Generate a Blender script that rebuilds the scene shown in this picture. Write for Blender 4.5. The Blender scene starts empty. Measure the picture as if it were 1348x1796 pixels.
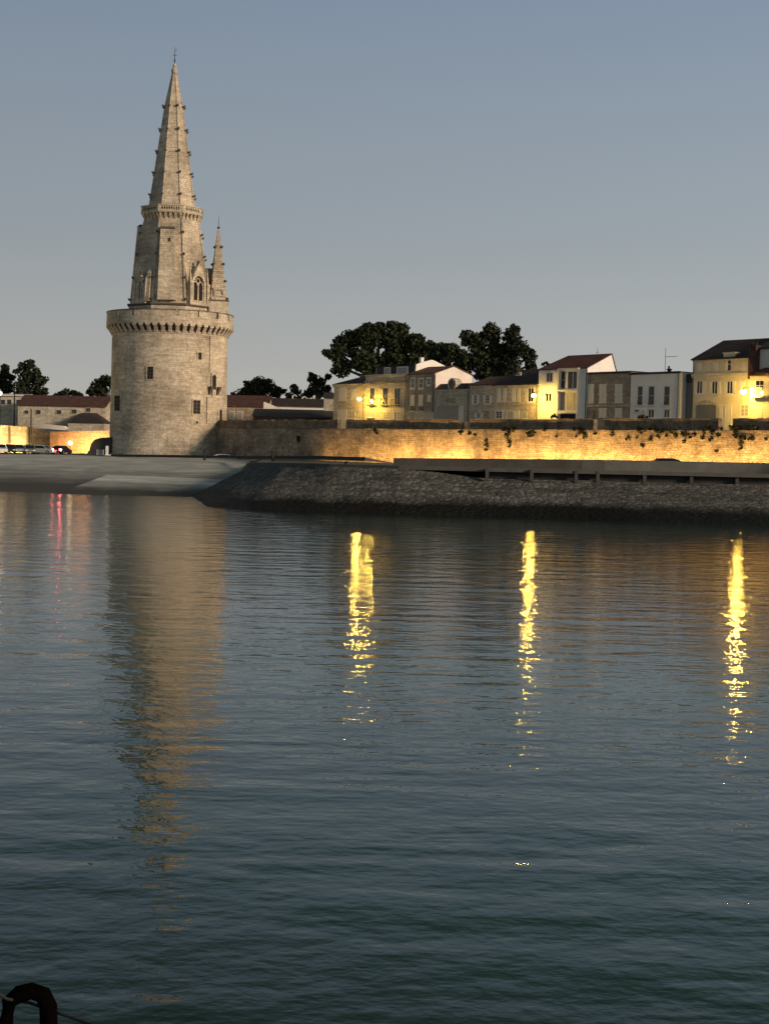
import bpy, math, random
import numpy as np
from mathutils import Matrix, Vector
R = math.radians
scene = bpy.context.scene
COL = scene.collection
# ---------------------------------------------------------------- camera
CAMZ = 5.75; F = 2600.0; PITCH = math.atan(107/2600); ROLL = R(1.3)
cam_d = bpy.data.cameras.new('camera'); cam = bpy.data.objects.new('camera', cam_d); COL.objects.link(cam)
cam_d.sensor_fit = 'VERTICAL'; cam_d.sensor_height = 36; cam_d.lens = 36*F/1796
cam_d.clip_start = 0.1; cam_d.clip_end = 6000
CM = Matrix.Translation((0, 0, CAMZ)) @ Matrix.Rotation(math.pi/2-PITCH, 4, 'X') @ Matrix.Rotation(ROLL, 4, 'Z')
cam.matrix_world = CM
scene.camera = cam
# ---------------------------------------------------------------- world and sun
SUN = Vector((.86, -.50, .27)).normalized()
w = bpy.data.worlds.new('World'); scene.world = w; w.use_nodes = True
nt = w.node_tree; nt.nodes.clear()
def wn(t, **k):
    n = nt.nodes.new(t)
    for a, b in k.items(): setattr(n, a, b)
    return n
tc = wn('ShaderNodeTexCoord'); sp = wn('ShaderNodeSeparateXYZ'); nt.links.new(tc.outputs['Generated'], sp.inputs[0])
rp = wn('ShaderNodeValToRGB'); cr = rp.color_ramp
stops = [(0.0, (.02, .024, .024)), (.495, (.05, .055, .055)), (.503, (.49, .465, .42)), (.53, (.415, .422, .408)), (.57, (.315, .355, .385)),
         (.65, (.21, .275, .365)), (.69, (.12, .155, .175)), (.74, (.048, .068, .07)), (1.0, (.05, .07, .075))]
cr.elements[0].position = 0; cr.elements[0].color = (*stops[0][1], 1)
cr.elements[1].position = 1; cr.elements[1].color = (*stops[-1][1], 1)
for p_, c_ in stops[1:-1]:
    e = cr.elements.new(p_); e.color = (*c_, 1)
ma = wn('ShaderNodeMath', operation='MULTIPLY_ADD'); ma.inputs[1].default_value = .5; ma.inputs[2].default_value = .5
nt.links.new(sp.outputs['Z'], ma.inputs[0]); nt.links.new(ma.outputs[0], rp.inputs[0])
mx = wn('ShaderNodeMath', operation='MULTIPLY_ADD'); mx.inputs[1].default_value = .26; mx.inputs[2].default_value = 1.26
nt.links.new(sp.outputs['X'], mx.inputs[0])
my = wn('ShaderNodeMath', operation='MULTIPLY_ADD'); my.inputs[1].default_value = -.27       # sky gain added behind the camera, a fill for fronts facing it
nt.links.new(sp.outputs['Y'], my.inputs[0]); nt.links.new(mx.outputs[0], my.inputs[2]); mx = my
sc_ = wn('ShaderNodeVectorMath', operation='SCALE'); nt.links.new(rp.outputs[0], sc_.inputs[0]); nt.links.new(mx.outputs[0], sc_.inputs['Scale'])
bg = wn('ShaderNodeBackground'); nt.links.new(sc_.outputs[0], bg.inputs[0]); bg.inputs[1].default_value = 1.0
wo = wn('ShaderNodeOutputWorld'); nt.links.new(bg.outputs[0], wo.inputs[0])
sd = bpy.data.lights.new('sun', 'SUN'); sun = bpy.data.objects.new('sun', sd); COL.objects.link(sun)
sd.energy = 3.5; sd.angle = R(10); sd.color = (1, .745, .52)
sun.rotation_euler = SUN.to_track_quat('Z', 'Y').to_euler()
scene.view_settings.view_transform = 'Standard'; scene.view_settings.look = 'None'
scene.view_settings.exposure = 0; scene.view_settings.gamma = 1
scene.render.engine = 'CYCLES'
# ---------------------------------------------------------------- pixel -> ray helpers (photo pixels, 1348 x 1796)
def ray(x, y):
    return (CM.to_3x3() @ Vector(((x-674)/F, -(y-898)/F, -1))).normalized()
O = Vector((0, 0, CAMZ))
def atY(x, y, Y):
    d = ray(x, y); return O + d*(Y/d.y)
def atZ(x, y, z):
    d = ray(x, y); return O + d*((z-CAMZ)/d.z)
def onpl(x, y, p, n):
    d = ray(x, y); return O + d*((Vector(p)-O).dot(n)/d.dot(n))
# ---------------------------------------------------------------- materials
MATS = {}
def mat(name, build=None):
    if name in MATS: return MATS[name]
    m = bpy.data.materials.new(name); m.use_nodes = True
    MATS[name] = m; return m
class NT:
    def __init__(s, m):
        s.t = m.node_tree; s.b = s.t.nodes['Principled BSDF']
    def n(s, t, ins=None, **k):
        n = s.t.nodes.new(t)
        for a, b in k.items(): setattr(n, a, b)
        for a, b in (ins or {}).items():
            if isinstance(b, bpy.types.NodeSocket): s.t.links.new(b, n.inputs[a])
            else: n.inputs[a].default_value = b
        return n
    def l(s, a, b): s.t.links.new(a, b)
def c4(c): return (*c, 1)
def mixc(N, fac, a, b, mode='MIX'):
    m = N.n('ShaderNodeMix', data_type='RGBA', blend_type=mode)
    for i, v in ((0, fac), (6, a), (7, b)):
        if isinstance(v, bpy.types.NodeSocket): N.l(v, m.inputs[i])
        else: m.inputs[i].default_value = v if i == 0 else c4(v)
    return m.outputs[2]
def rmp(N, src, a, b, lo=0., hi=1.):
    m = N.n('ShaderNodeMapRange', {0: src, 1: a, 2: b, 3: lo, 4: hi}); return m.outputs[0]
def plain(name, c, rough=.7, metal=0., var=.25, scale=1.2, bump=.0):
    if name in MATS: return MATS[name]
    m = mat(name); N = NT(m)
    co = N.n('ShaderNodeTexCoord').outputs['Object']
    n1 = N.n('ShaderNodeTexNoise', {'Vector': co, 'Scale': scale, 'Detail': 6.})
    n2 = N.n('ShaderNodeTexNoise', {'Vector': co, 'Scale': scale*9, 'Detail': 3.})
    f = N.n('ShaderNodeMath', {0: n1.outputs[0], 1: n2.outputs[0]}, operation='ADD').outputs[0]
    f = rmp(N, f, .7, 1.3)
    col = mixc(N, f, tuple(v*(1-var) for v in c), tuple(min(1, v*(1+var*.6)) for v in c))
    N.l(col, N.b.inputs['Base Color']); N.b.inputs['Roughness'].default_value = rough; N.b.inputs['Metallic'].default_value = metal
    if bump:
        b = N.n('ShaderNodeBump', {'Height': n2.outputs[0], 'Distance': bump}); N.l(b.outputs[0], N.b.inputs['Normal'])
    return m
def emis(name, c, s):
    if name in MATS: return MATS[name]
    m = mat(name); N = NT(m)
    N.b.inputs['Base Color'].default_value = c4(c); N.b.inputs['Emission Color'].default_value = c4(c); N.b.inputs['Emission Strength'].default_value = s
    return m
def stone(name, c1, c2, mortar, bw=.8, bh=.36, stain=(.10, .085, .065), amount=.5, bump=.03, patch=.18, vert=1.0, mort=.012):
    """coursed stone in UV metres: brick courses, blotches, streaks"""
    if name in MATS: return MATS[name]
    m = mat(name); N = NT(m)
    uv = N.n('ShaderNodeUVMap').outputs[0]
    ob = N.n('ShaderNodeTexCoord').outputs['Object']
    wob = N.n('ShaderNodeTexNoise', {'Vector': uv, 'Scale': .9, 'Detail': 2.})
    uv2 = N.n('ShaderNodeVectorMath', {0: wob.outputs[1], 1: (.10, .05, 0)}, operation='MULTIPLY')
    uvw = N.n('ShaderNodeVectorMath', {0: uv, 1: uv2.outputs[0]}, operation='ADD').outputs[0]
    br = N.n('ShaderNodeTexBrick', {'Vector': uvw, 'Color1': c4(c1), 'Color2': c4(c2), 'Mortar': c4(mortar), 'Scale': 1., 'Mortar Size': mort, 'Mortar Smooth': .3,
                                    'Bias': 0., 'Brick Width': bw, 'Row Height': bh})
    br.offset = .45
    big = N.n('ShaderNodeTexNoise', {'Vector': ob, 'Scale': patch, 'Detail': 7., 'Roughness': .62})
    f1 = rmp(N, big.outputs[0], .43, .66)
    col = mixc(N, N.n('ShaderNodeMath', {0: f1, 1: amount}, operation='MULTIPLY').outputs[0], br.outputs[0], stain)
    sv = N.n('ShaderNodeMapping', {'Vector': ob, 'Scale': (1.1, 1.1, .12*vert)})
    st = N.n('ShaderNodeTexNoise', {'Vector': sv.outputs[0], 'Scale': 1., 'Detail': 5.})
    f2 = rmp(N, st.outputs[0], .52, .75, 0, .5)
    col = mixc(N, f2, col, tuple(v*.5 for v in c1))
    fine = N.n('ShaderNodeTexNoise', {'Vector': ob, 'Scale': 2.6, 'Detail': 8., 'Roughness': .7})
    f3 = rmp(N, fine.outputs[0], .32, .68, .62, 1.32)
    cm = N.n('ShaderNodeMapping', {'Vector': ob, 'Scale': (.35, .35, 2.4)})
    cn_ = N.n('ShaderNodeTexNoise', {'Vector': cm.outputs[0], 'Scale': 1., 'Detail': 4., 'Roughness': .6})
    f3 = N.n('ShaderNodeMath', {0: f3, 1: rmp(N, cn_.outputs[0], .35, .65, .8, 1.18)}, operation='MULTIPLY').outputs[0]
    vm = N.n('ShaderNodeVectorMath', {0: col, 'Scale': f3}, operation='SCALE')
    N.l(vm.outputs[0], N.b.inputs['Base Color']); N.b.inputs['Roughness'].default_value = .9
    h = N.n('ShaderNodeMath', {0: br.outputs[1], 1: -.6, 2: fine.outputs[0]}, operation='MULTIPLY_ADD')
    b = N.n('ShaderNodeBump', {'Height': h.outputs[0], 'Distance': bump, 'Strength': 1.})
    N.l(b.outputs[0], N.b.inputs['Normal'])
    return m
M = {}
M['tower'] = stone('tower_limestone', (.52, .45, .345), (.64, .56, .43), (.34, .29, .225), .75, .34, stain=(.20, .165, .12), amount=.7, patch=.17, bump=.05)
M['tower_light'] = stone('tower_dressed_stone', (.50, .43, .32), (.56, .49, .37), (.36, .31, .24), .6, .4, stain=(.28, .24, .18), amount=.5, patch=.4)
M['tower_dark'] = plain('tower_weathered_coping', (.10, .085, .07), .9)
M['rampart'] = stone('rampart_rubble', (.36, .28, .19), (.50, .40, .28), (.20, .16, .12), .55, .26, stain=(.14, .105, .08), amount=.8, patch=.35, bump=.09, vert=2)
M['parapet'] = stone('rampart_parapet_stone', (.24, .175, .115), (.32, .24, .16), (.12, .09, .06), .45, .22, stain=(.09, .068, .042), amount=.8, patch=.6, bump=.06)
M['ochre'] = stone('ochre_wall', (.42, .33, .22), (.46, .36, .25), (.4, .32, .22), .9, .4, stain=(.25, .18, .12), amount=.6, patch=.3)
M['brownstone'] = stone('brown_stone_front', (.34, .28, .215), (.40, .33, .25), (.25, .205, .16), .5, .28, stain=(.24, .195, .145), amount=.6, patch=.5)
M['cream'] = plain('cream_render', (.66, .58, .43), .85, var=.22, scale=.5)
M['cream_stone'] = stone('cream_ashlar', (.56, .49, .37), (.62, .54, .41), (.5, .44, .33), .6, .32, stain=(.38, .32, .24), amount=.6, patch=.5, bump=.01)
M['white'] = plain('white_render', (.82, .79, .73), .8, var=.13, scale=.4)
M['greybeige'] = stone('grey_beige_ashlar', (.50, .45, .35), (.55, .50, .39), (.42, .37, .29), .6, .3, stain=(.28, .25, .2), amount=.6, patch=.5, bump=.01)
M['pinkwhite'] = plain('pale_render', (.78, .70, .62), .85, var=.15, scale=.5)
M['shutter'] = plain('pale_shutter_paint', (.70, .66, .57), .6, var=.08)
M['frame'] = plain('window_frame_paint', (.66, .63, .56), .6, var=.05)
M['darkframe'] = plain('dark_frame', (.08, .075, .07), .5, var=.1)
M['tin'] = plain('grey_metal_panel', (.16, .17, .17), .55, var=.1)
M['garage'] = plain('grey_garage_door', (.30, .29, .26), .6, var=.1)
M['slate'] = plain('dark_slate', (.035, .033, .035), .7, var=.3, scale=2)
M['lead'] = plain('lead_grey_roof', (.12, .12, .12), .6, var=.2)
M['stucco_dark'] = plain('dark_timber', (.05, .042, .035), .8, var=.3)
M['iron'] = plain('black_iron', (.012, .011, .011), .6, metal=.3, var=.3, scale=12)
M['rust'] = plain('rusty_iron', (.003, .0022, .002), .9, metal=.0, var=.6, scale=20, bump=.004)
M['rust'].node_tree.nodes['Principled BSDF'].inputs['Specular IOR Level'].default_value = .0
M['rope'] = plain('dark_cable', (.012, .014, .014), .8, var=.3)
M['concrete'] = plain('concrete', (.115, .118, .11), .9, var=.3, scale=.7, bump=.02)
M['conc_dark'] = plain('dark_concrete', (.06, .058, .053), .9, var=.4, scale=.6, bump=.02)  # dark grey concrete with noise variation
M['conc_black'] = plain('black_concrete', (.035, .034, .032), .9, var=.4, scale=.8)  # near-black concrete tone, mottled by noise
M['tarmac'] = plain('tarmac', (.075, .075, .07), .9, var=.25, scale=.5)
M['kerb'] = plain('kerb_stone', (.085, .084, .078), .9, var=.25, scale=.9)
M['bark'] = plain('bark', (.05, .04, .03), .9, var=.4, scale=2)
M['tyre'] = plain('tyre_rubber', (.015, .015, .015), .8)
M['hub'] = plain('hub_alloy', (.4, .4, .4), .4, metal=.8)
M['carwhite'] = plain('white_car_paint', (.75, .75, .73), .3, var=.03)
M['cargrey'] = plain('grey_car_paint', (.22, .24, .25), .3, metal=.4, var=.05)
M['carsilver'] = plain('silver_car_paint', (.5, .51, .52), .3, metal=.5, var=.05)
M['cardark'] = plain('dark_car_paint', (.02, .022, .03), .3, metal=.3, var=.05)
M['plastic'] = plain('pale_plastic', (.8, .8, .77), .5, var=.05)
M['cabinet'] = plain('grey_cabinet', (.30, .31, .30), .6, var=.1)
def glass(name, c=(.012, .013, .015), r=.08):
    m = mat(name); N = NT(m); N.b.inputs['Base Color'].default_value = c4(c); N.b.inputs['Roughness'].default_value = r; return m
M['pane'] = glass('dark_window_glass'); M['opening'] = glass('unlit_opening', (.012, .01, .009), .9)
M['curtain'] = plain('drawn_blind_behind_glass', (.34, .32, .27), .5, var=.2)
M['lamp'] = emis('sodium_lamp_glow', (1, .60, .10), 700.)
M['lamp_far'] = emis('distant_lamp_glow', (1, .74, .40), 9.)
M['lamp_far2'] = emis('white_lamp_glow', (1, .9, .7), 10.)
M['tail'] = emis('lit_tail_light', (1, .12, .12), 130.)
def tiles(name, c):
    m = mat(name); N = NT(m)
    uv = N.n('ShaderNodeUVMap').outputs[0]
    wv = N.n('ShaderNodeTexWave', {'Vector': uv, 'Scale': .8, 'Distortion': .6, 'Detail': 1.}); wv.bands_direction = 'X'
    no = N.n('ShaderNodeTexNoise', {'Vector': uv, 'Scale': .8, 'Detail': 8., 'Roughness': .7})
    col = mixc(N, rmp(N, no.outputs[0], .35, .65), tuple(v*.55 for v in c), tuple(v*1.35 for v in c))
    N.l(col, N.b.inputs['Base Color']); N.b.inputs['Roughness'].default_value = .85
    b = N.n('ShaderNodeBump', {'Height': wv.outputs[0], 'Distance': .08}); N.l(b.outputs[0], N.b.inputs['Normal'])
    return m
M['tile'] = tiles('clay_roof_tiles', (.095, .042, .032)); M['tile_dark'] = tiles('old_dark_roof_tiles', (.04, .028, .025)); M['tile_red'] = tiles('red_clay_tiles', (.12, .04, .03))
def foliage(name, c, trans=.0):
    m = mat(name); N = NT(m)
    co = N.n('ShaderNodeTexCoord').outputs['Object']
    n = N.n('ShaderNodeTexNoise', {'Vector': co, 'Scale': .35, 'Detail': 5.})
    n2 = N.n('ShaderNodeTexNoise', {'Vector': co, 'Scale': 3., 'Detail': 2.})
    f = rmp(N, N.n('ShaderNodeMath', {0: n.outputs[0], 1: n2.outputs[0]}, operation='ADD').outputs[0], .75, 1.25)
    col = mixc(N, f, tuple(v*.5 for v in c), tuple(v*1.5 for v in c))
    N.l(col, N.b.inputs['Base Color']); N.b.inputs['Roughness'].default_value = .75
    N.b.inputs['Specular IOR Level'].default_value = .25
    return m
M['leaf'] = foliage('dark_foliage', (.024, .033, .015)); M['leaf2'] = foliage('olive_foliage', (.032, .045, .019)); M['ivy'] = foliage('ivy_foliage', (.030, .034, .015))
# revetment: rubble slope with a tide band of wet weed
def revet():
    m = mat('rubble_revetment'); N = NT(m)
    co = N.n('ShaderNodeTexCoord').outputs['Object']
    mp = N.n('ShaderNodeMapping', {'Vector': co, 'Scale': (1.0, 1.2, 2.2)})
    vo = N.n('ShaderNodeTexVoronoi', {'Vector': mp.outputs[0], 'Scale': 1.3})
    ve = N.n('ShaderNodeTexVoronoi', {'Vector': mp.outputs[0], 'Scale': 1.3}, feature='DISTANCE_TO_EDGE')
    no = N.n('ShaderNodeTexNoise', {'Vector': co, 'Scale': .35, 'Detail': 8., 'Roughness': .65})
    nf = N.n('ShaderNodeTexNoise', {'Vector': co, 'Scale': 2.4, 'Detail': 6., 'Roughness': .7})
    sepc = N.n('ShaderNodeSeparateColor', {0: vo.outputs['Color']})
    col = mixc(N, sepc.outputs[0], (.085, .088, .085), (.21, .215, .205))
    col = mixc(N, rmp(N, no.outputs[0], .5, .68, 0, .8), col, (.21, .215, .205))
    col = mixc(N, rmp(N, ve.outputs[0], 0, .08, .8, 0), col, (.03, .028, .025))
    col = mixc(N, rmp(N, nf.outputs[0], .45, .7, 0, .6), col, (.035, .034, .03))
    mb_ = N.n('ShaderNodeMapping', {'Vector': co, 'Scale': (.12, .5, 3.2)}); nb_ = N.n('ShaderNodeTexNoise', {'Vector': mb_.outputs[0], 'Scale': 1.2, 'Detail': 5., 'Roughness': .6})
    col = mixc(N, rmp(N, nb_.outputs[0], .46, .64, 0, .6), col, (.045, .046, .044))
    z = N.n('ShaderNodeSeparateXYZ', {0: co}).outputs[2]
    zz = N.n('ShaderNodeMath', {0: no.outputs[0], 1: 1.4, 2: z}, operation='MULTIPLY_ADD').outputs[0]
    wet = rmp(N, zz, 1.5, 2.2, 1, 0)
    col = mixc(N, wet, col, (.006, .006, .005))
    N.l(col, N.b.inputs['Base Color']); N.l(rmp(N, wet, 0, 1, .9, .6), N.b.inputs['Roughness'])
    N.b.inputs['Specular IOR Level'].default_value = .2
    hh = N.n('ShaderNodeMath', {0: ve.outputs[0], 1: nf.outputs[0]}, operation='ADD').outputs[0]
    b = N.n('ShaderNodeBump', {'Height': hh, 'Distance': .35}); N.l(b.outputs[0], N.b.inputs['Normal'])
    return m
M['revet'] = revet()
def shore(name, c, weed, z0, z1, sc=.25):
    m = mat(name); N = NT(m)
    co = N.n('ShaderNodeTexCoord').outputs['Object']
    no = N.n('ShaderNodeTexNoise', {'Vector': co, 'Scale': sc, 'Detail': 8., 'Roughness': .6})
    nf = N.n('ShaderNodeTexNoise', {'Vector': co, 'Scale': 2., 'Detail': 5.})
    mp = N.n('ShaderNodeMapping', {'Vector': co, 'Scale': (.05, .6, .6)})
    ns = N.n('ShaderNodeTexNoise', {'Vector': mp.outputs[0], 'Scale': 1., 'Detail': 4.})
    col = mixc(N, rmp(N, no.outputs[0], .35, .65), tuple(v*.75 for v in c), tuple(v*1.2 for v in c))
    col = mixc(N, rmp(N, ns.outputs[0], .47, .66, 0, .65), col, tuple(v*.55 for v in c))
    col = mixc(N, rmp(N, nf.outputs[0], .5, .75, 0, .4), col, tuple(v*.6 for v in c))
    z = N.n('ShaderNodeSeparateXYZ', {0: co}).outputs[2]
    zz = N.n('ShaderNodeMath', {0: no.outputs[0], 1: .8, 2: z}, operation='MULTIPLY_ADD').outputs[0]
    col = mixc(N, rmp(N, zz, z0, z1, 1, 0), col, weed)
    N.l(col, N.b.inputs['Base Color']); N.b.inputs['Roughness'].default_value = .85
    b = N.n('ShaderNodeBump', {'Height': nf.outputs[0], 'Distance': .06}); N.l(b.outputs[0], N.b.inputs['Normal'])
    return m
M['slip'] = shore('slipway_concrete', (.55, .58, .56), (.035, .036, .032), .75, 1.7)
M['beach'] = shore('shore_shingle', (.42, .45, .435), (.045, .044, .04), 1.1, 2.9)
def water():
    m = mat('harbour_water'); N = NT(m)
    co = N.n('ShaderNodeTexCoord').outputs['Object']
    def noise(sx, sy, scale, det, rough=.5, rot=0., w=0):
        mp = N.n('ShaderNodeMapping', {'Vector': co, 'Scale': (sx, sy, 1), 'Rotation': (0, 0, rot)})
        return N.n('ShaderNodeTexNoise', {'Vector': mp.outputs[0], 'Scale': scale, 'Detail': det, 'Roughness': rough}).outputs[0]
    swell = noise(.12, 1.0, 1.0, 2., .45, R(4))
    chop = noise(.8, 1.0, .62, 3.5, .55, R(-5))
    mid = noise(.8, 1.0, 2.2, 3., .6, R(-6))
    fin = noise(.7, 1.0, 9.0, 2., .5, R(8))
    patch = rmp(N, noise(.25, 1., .05, 3.), .38, .66, .45, 1.15)
    a = N.n('ShaderNodeMath', {0: swell, 1: WA}, operation='MULTIPLY').outputs[0]
    a = N.n('ShaderNodeMath', {0: chop, 1: WD_, 2: a}, operation='MULTIPLY_ADD').outputs[0]
    patch2 = rmp(N, noise(.3, 1., .09, 3., .6, R(12)), .36, .66, .5, 1.5)
    mid = N.n('ShaderNodeMath', {0: mid, 1: patch2}, operation='MULTIPLY').outputs[0]
    b_ = N.n('ShaderNodeMath', {0: mid, 1: WB, 2: a}, operation='MULTIPLY_ADD').outputs[0]
    fp = N.n('ShaderNodeMath', {0: fin, 1: patch}, operation='MULTIPLY').outputs[0]
    h = N.n('ShaderNodeMath', {0: fp, 1: WC, 2: b_}, operation='MULTIPLY_ADD').outputs[0]
    b = N.n('ShaderNodeBump', {'Height': h, 'Distance': 1., 'Strength': 1.}); N.l(b.outputs[0], N.b.inputs['Normal'])
    tint = rmp(N, noise(.5, 1, .04, 3.), .4, .65)
    col = mixc(N, tint, (.006, .024, .020), (.012, .060, .044))
    N.l(col, N.b.inputs['Base Color']); N.b.inputs['Roughness'].default_value = .03; N.b.inputs['IOR'].default_value = 1.333; N.b.inputs['Specular Tint'].default_value = (.60, .76, .54, 1)
    return m
WA, WB, WC, WD_ = .034, .014, .0035, .062
M['water'] = water()
# ---------------------------------------------------------------- mesh helpers
class MB:
    def __init__(s): s.v = []; s.f = []; s.uv = {}
    def add(s, vs, fs, T=None, uvs=None):
        o = len(s.v)
        for p in vs:
            p = Vector(p); s.v.append(tuple(T @ p) if T else tuple(p))
        for i, f in enumerate(fs):
            if uvs: s.uv[len(s.f)] = uvs[i]
            s.f.append(tuple(o+k for k in f))
        return s
    def box(s, x0, x1, y0, y1, z0, z1, T=None):
        vs = [(x0, y0, z0), (x1, y0, z0), (x1, y1, z0), (x0, y1, z0), (x0, y0, z1), (x1, y0, z1), (x1, y1, z1), (x0, y1, z1)]
        return s.add(vs, [(0, 3, 2, 1), (4, 5, 6, 7), (0, 1, 5, 4), (1, 2, 6, 5), (2, 3, 7, 6), (3, 0, 4, 7)], T)
    def hexa(s, bot, top, T=None):
        n = len(bot); vs = list(bot)+list(top)
        fs = [tuple(range(n-1, -1, -1)), tuple(range(n, 2*n))]+[(i, (i+1) % n, n+(i+1) % n, n+i) for i in range(n)]
        return s.add(vs, fs, T)
    def prism(s, pts, y0, y1, T=None):          # outline in (x,z), counter-clockwise seen from -y, extruded y0..y1
        n = len(pts); vs = [(x, y0, z) for x, z in pts]+[(x, y1, z) for x, z in pts]
        fs = [tuple(range(n)), tuple(range(2*n-1, n-1, -1))]+[(i, n+i, n+(i+1) % n, (i+1) % n) for i in range(n)]
        return s.add(vs, fs, T)
    def frame(s, outer, inner, y0, y1, T=None):  # open strip between two outlines
        n = len(outer); vs = [(x, y0, z) for x, z in outer]+[(x, y0, z) for x, z in inner]+[(x, y1, z) for x, z in outer]+[(x, y1, z) for x, z in inner]
        fs = []
        for i in range(n-1):
            j = i+1
            fs += [(i, j, n+j, n+i), (2*n+j, 2*n+i, 3*n+i, 3*n+j), (i, 2*n+i, 2*n+j, j), (n+j, 3*n+j, 3*n+i, n+i)]
        return s.add(vs, fs, T)
    def tube(s, pts, rad, seg=8, T=None, cap=True):
        pts = [Vector(p) for p in pts]; n = len(pts)
        rad = rad if isinstance(rad, (list, tuple)) else [rad]*n
        vs = []; up = Vector((.13, .21, .97))
        for i, p in enumerate(pts):
            d = (pts[min(i+1, n-1)]-pts[max(i-1, 0)]).normalized()
            u = d.cross(up)
            if u.length < 1e-3: u = d.cross(Vector((1, 0, 0)))
            u.normalize(); v = d.cross(u)
            for k in range(seg):
                a = 2*math.pi*k/seg; vs.append(p+(u*math.cos(a)+v*math.sin(a))*rad[i])
        fs = [(i*seg+k, i*seg+(k+1) % seg, (i+1)*seg+(k+1) % seg, (i+1)*seg+k) for i in range(n-1) for k in range(seg)]
        if cap: fs += [tuple(range(seg-1, -1, -1)), tuple(range((n-1)*seg, n*seg))]
        return s.add(vs, fs, T)
    def lathe(s, prof, seg=96, T=None, a0=0, a1=2*math.pi, close=True):
        vs = []; fs = []; uvs = []; full = abs(a1-a0-2*math.pi) < 1e-6
        m = seg if full else seg+1
        for r, z in prof:
            for k in range(m):
                a = a0+(a1-a0)*k/seg; vs.append((r*math.sin(a), -r*math.cos(a), z))
        L = [0]
        for i in range(1, len(prof)): L.append(L[-1]+math.hypot(prof[i][0]-prof[i-1][0], prof[i][1]-prof[i-1][1]))
        rm = max(p[0] for p in prof)
        for i in range(len(prof)-1):
            for k in range(seg):
                k2 = (k+1) % m
                fs.append((i*m+k, i*m+k2, (i+1)*m+k2, (i+1)*m+k))
                u0 = rm*(a0+(a1-a0)*k/seg); u1 = rm*(a0+(a1-a0)*(k+1)/seg)
                uvs.append(((u0, L[i]), (u1, L[i]), (u1, L[i+1]), (u0, L[i+1])))
        return s.add(vs, fs, T, uvs)
    def octa(s, levels, phi=0., n=8, cap=True, T=None):
        c = math.cos(math.pi/n); vs = []
        for r, z in levels:
            for k in range(n):
                a = 2*math.pi*(k+.5)/n+phi; vs.append((r/c*math.sin(a), -r/c*math.cos(a), z))
        L = len(levels)
        fs = [(i*n+k, i*n+(k+1) % n, (i+1)*n+(k+1) % n, (i+1)*n+k) for i in range(L-1) for k in range(n)]
        if cap: fs += [tuple(range(n-1, -1, -1)), tuple(range((L-1)*n, L*n))]
        return s.add(vs, fs, T)
    def ball(s, c, r, seg=12, rings=8, sc=(1, 1, 1), T=None):
        vs = [(c[0], c[1], c[2]-r*sc[2])]
        for i in range(1, rings):
            t = math.pi*i/rings
            for k in range(seg):
                a = 2*math.pi*k/seg
                vs.append((c[0]+r*sc[0]*math.sin(t)*math.cos(a), c[1]+r*sc[1]*math.sin(t)*math.sin(a), c[2]-r*sc[2]*math.cos(t)))
        vs.append((c[0], c[1], c[2]+r*sc[2])); e = len(vs)-1
        fs = [(0, 1+(k+1) % seg, 1+k) for k in range(seg)]
        fs += [(1+i*seg+k, 1+i*seg+(k+1) % seg, 1+(i+1)*seg+(k+1) % seg, 1+(i+1)*seg+k) for i in range(rings-2) for k in range(seg)]
        fs += [(e, 1+(rings-2)*seg+k, 1+(rings-2)*seg+(k+1) % seg) for k in range(seg)]
        return s.add(vs, fs, T)
    def build(s, name, m, parent=None, smooth=False, label=None):
        me = bpy.data.meshes.new(name); me.from_pydata(s.v, [], s.f); me.update()
        ul = me.uv_layers.new(name='UVMap'); uv = np.zeros((len(me.loops), 2), dtype=np.float32)
        for p in me.polygons:
            cu = s.uv.get(p.index)
            if cu:
                for j, li in enumerate(p.loop_indices): uv[li] = cu[j]
                continue
            n = p.normal; t = Vector((-n.y, n.x, 0))
            t = t.normalized() if t.length > .05 else Vector((1, 0, 0))
            b = n.cross(t)
            for li in p.loop_indices:
                c = me.vertices[me.loops[li].vertex_index].co; uv[li] = (c.dot(t), c.dot(b))
        ul.data.foreach_set('uv', uv.ravel())
        me.materials.append(m)
        if smooth: me.shade_smooth()
        o = bpy.data.objects.new(name, me); COL.objects.link(o)
        if parent: o.parent = parent
        if label: o['label'] = label
        return o
def thing(name, label, cat, loc=(0, 0, 0), rz=0, group=None):
    o = bpy.data.objects.new(name, None); COL.objects.link(o); o.location = loc; o.rotation_euler = (0, 0, rz); o.empty_display_size = .5
    return tag(o, label, cat, group)
def tag(o, label, cat, group=None, kind=None):
    o['label'] = label; o['category'] = cat
    if group: o['group'] = group
    if kind: o['kind'] = kind
    return o
def structure(o): o['kind'] = 'structure'; return o
def copy_tree(o, loc, rz, label):
    c = o.copy(); COL.objects.link(c); c.location = loc; c.rotation_euler = (0, 0, rz); c['label'] = label
    for ch in o.children:
        d = ch.copy(); COL.objects.link(d); d.parent = c
        for g in ch.children:
            e = g.copy(); COL.objects.link(e); e.parent = d
    return c
# ================================================================ SETTING
GZ = 4.0
b = MB(); b.add([(-400, -60, 0), (400, -60, 0), (400, 260, 0), (-400, 260, 0)], [(0, 1, 2, 3)])
structure(b.build('water', M['water']))
b = MB(); b.add([(-2500, 236, GZ-.03), (2500, 236, GZ-.03), (2500, 4000, GZ-.03), (-2500, 4000, GZ-.03)], [(0, 1, 2, 3)])
structure(b.build('ground', M['tarmac']))
# harbour bed below the water so that no gap shows
b = MB(); b.add([(-2500, -200, -2.5), (2500, -200, -2.5), (2500, 4000, -2.5), (-2500, 4000, -2.5)], [(0, 1, 2, 3)])
structure(b.build('harbour_bed', M['conc_black']))
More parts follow.
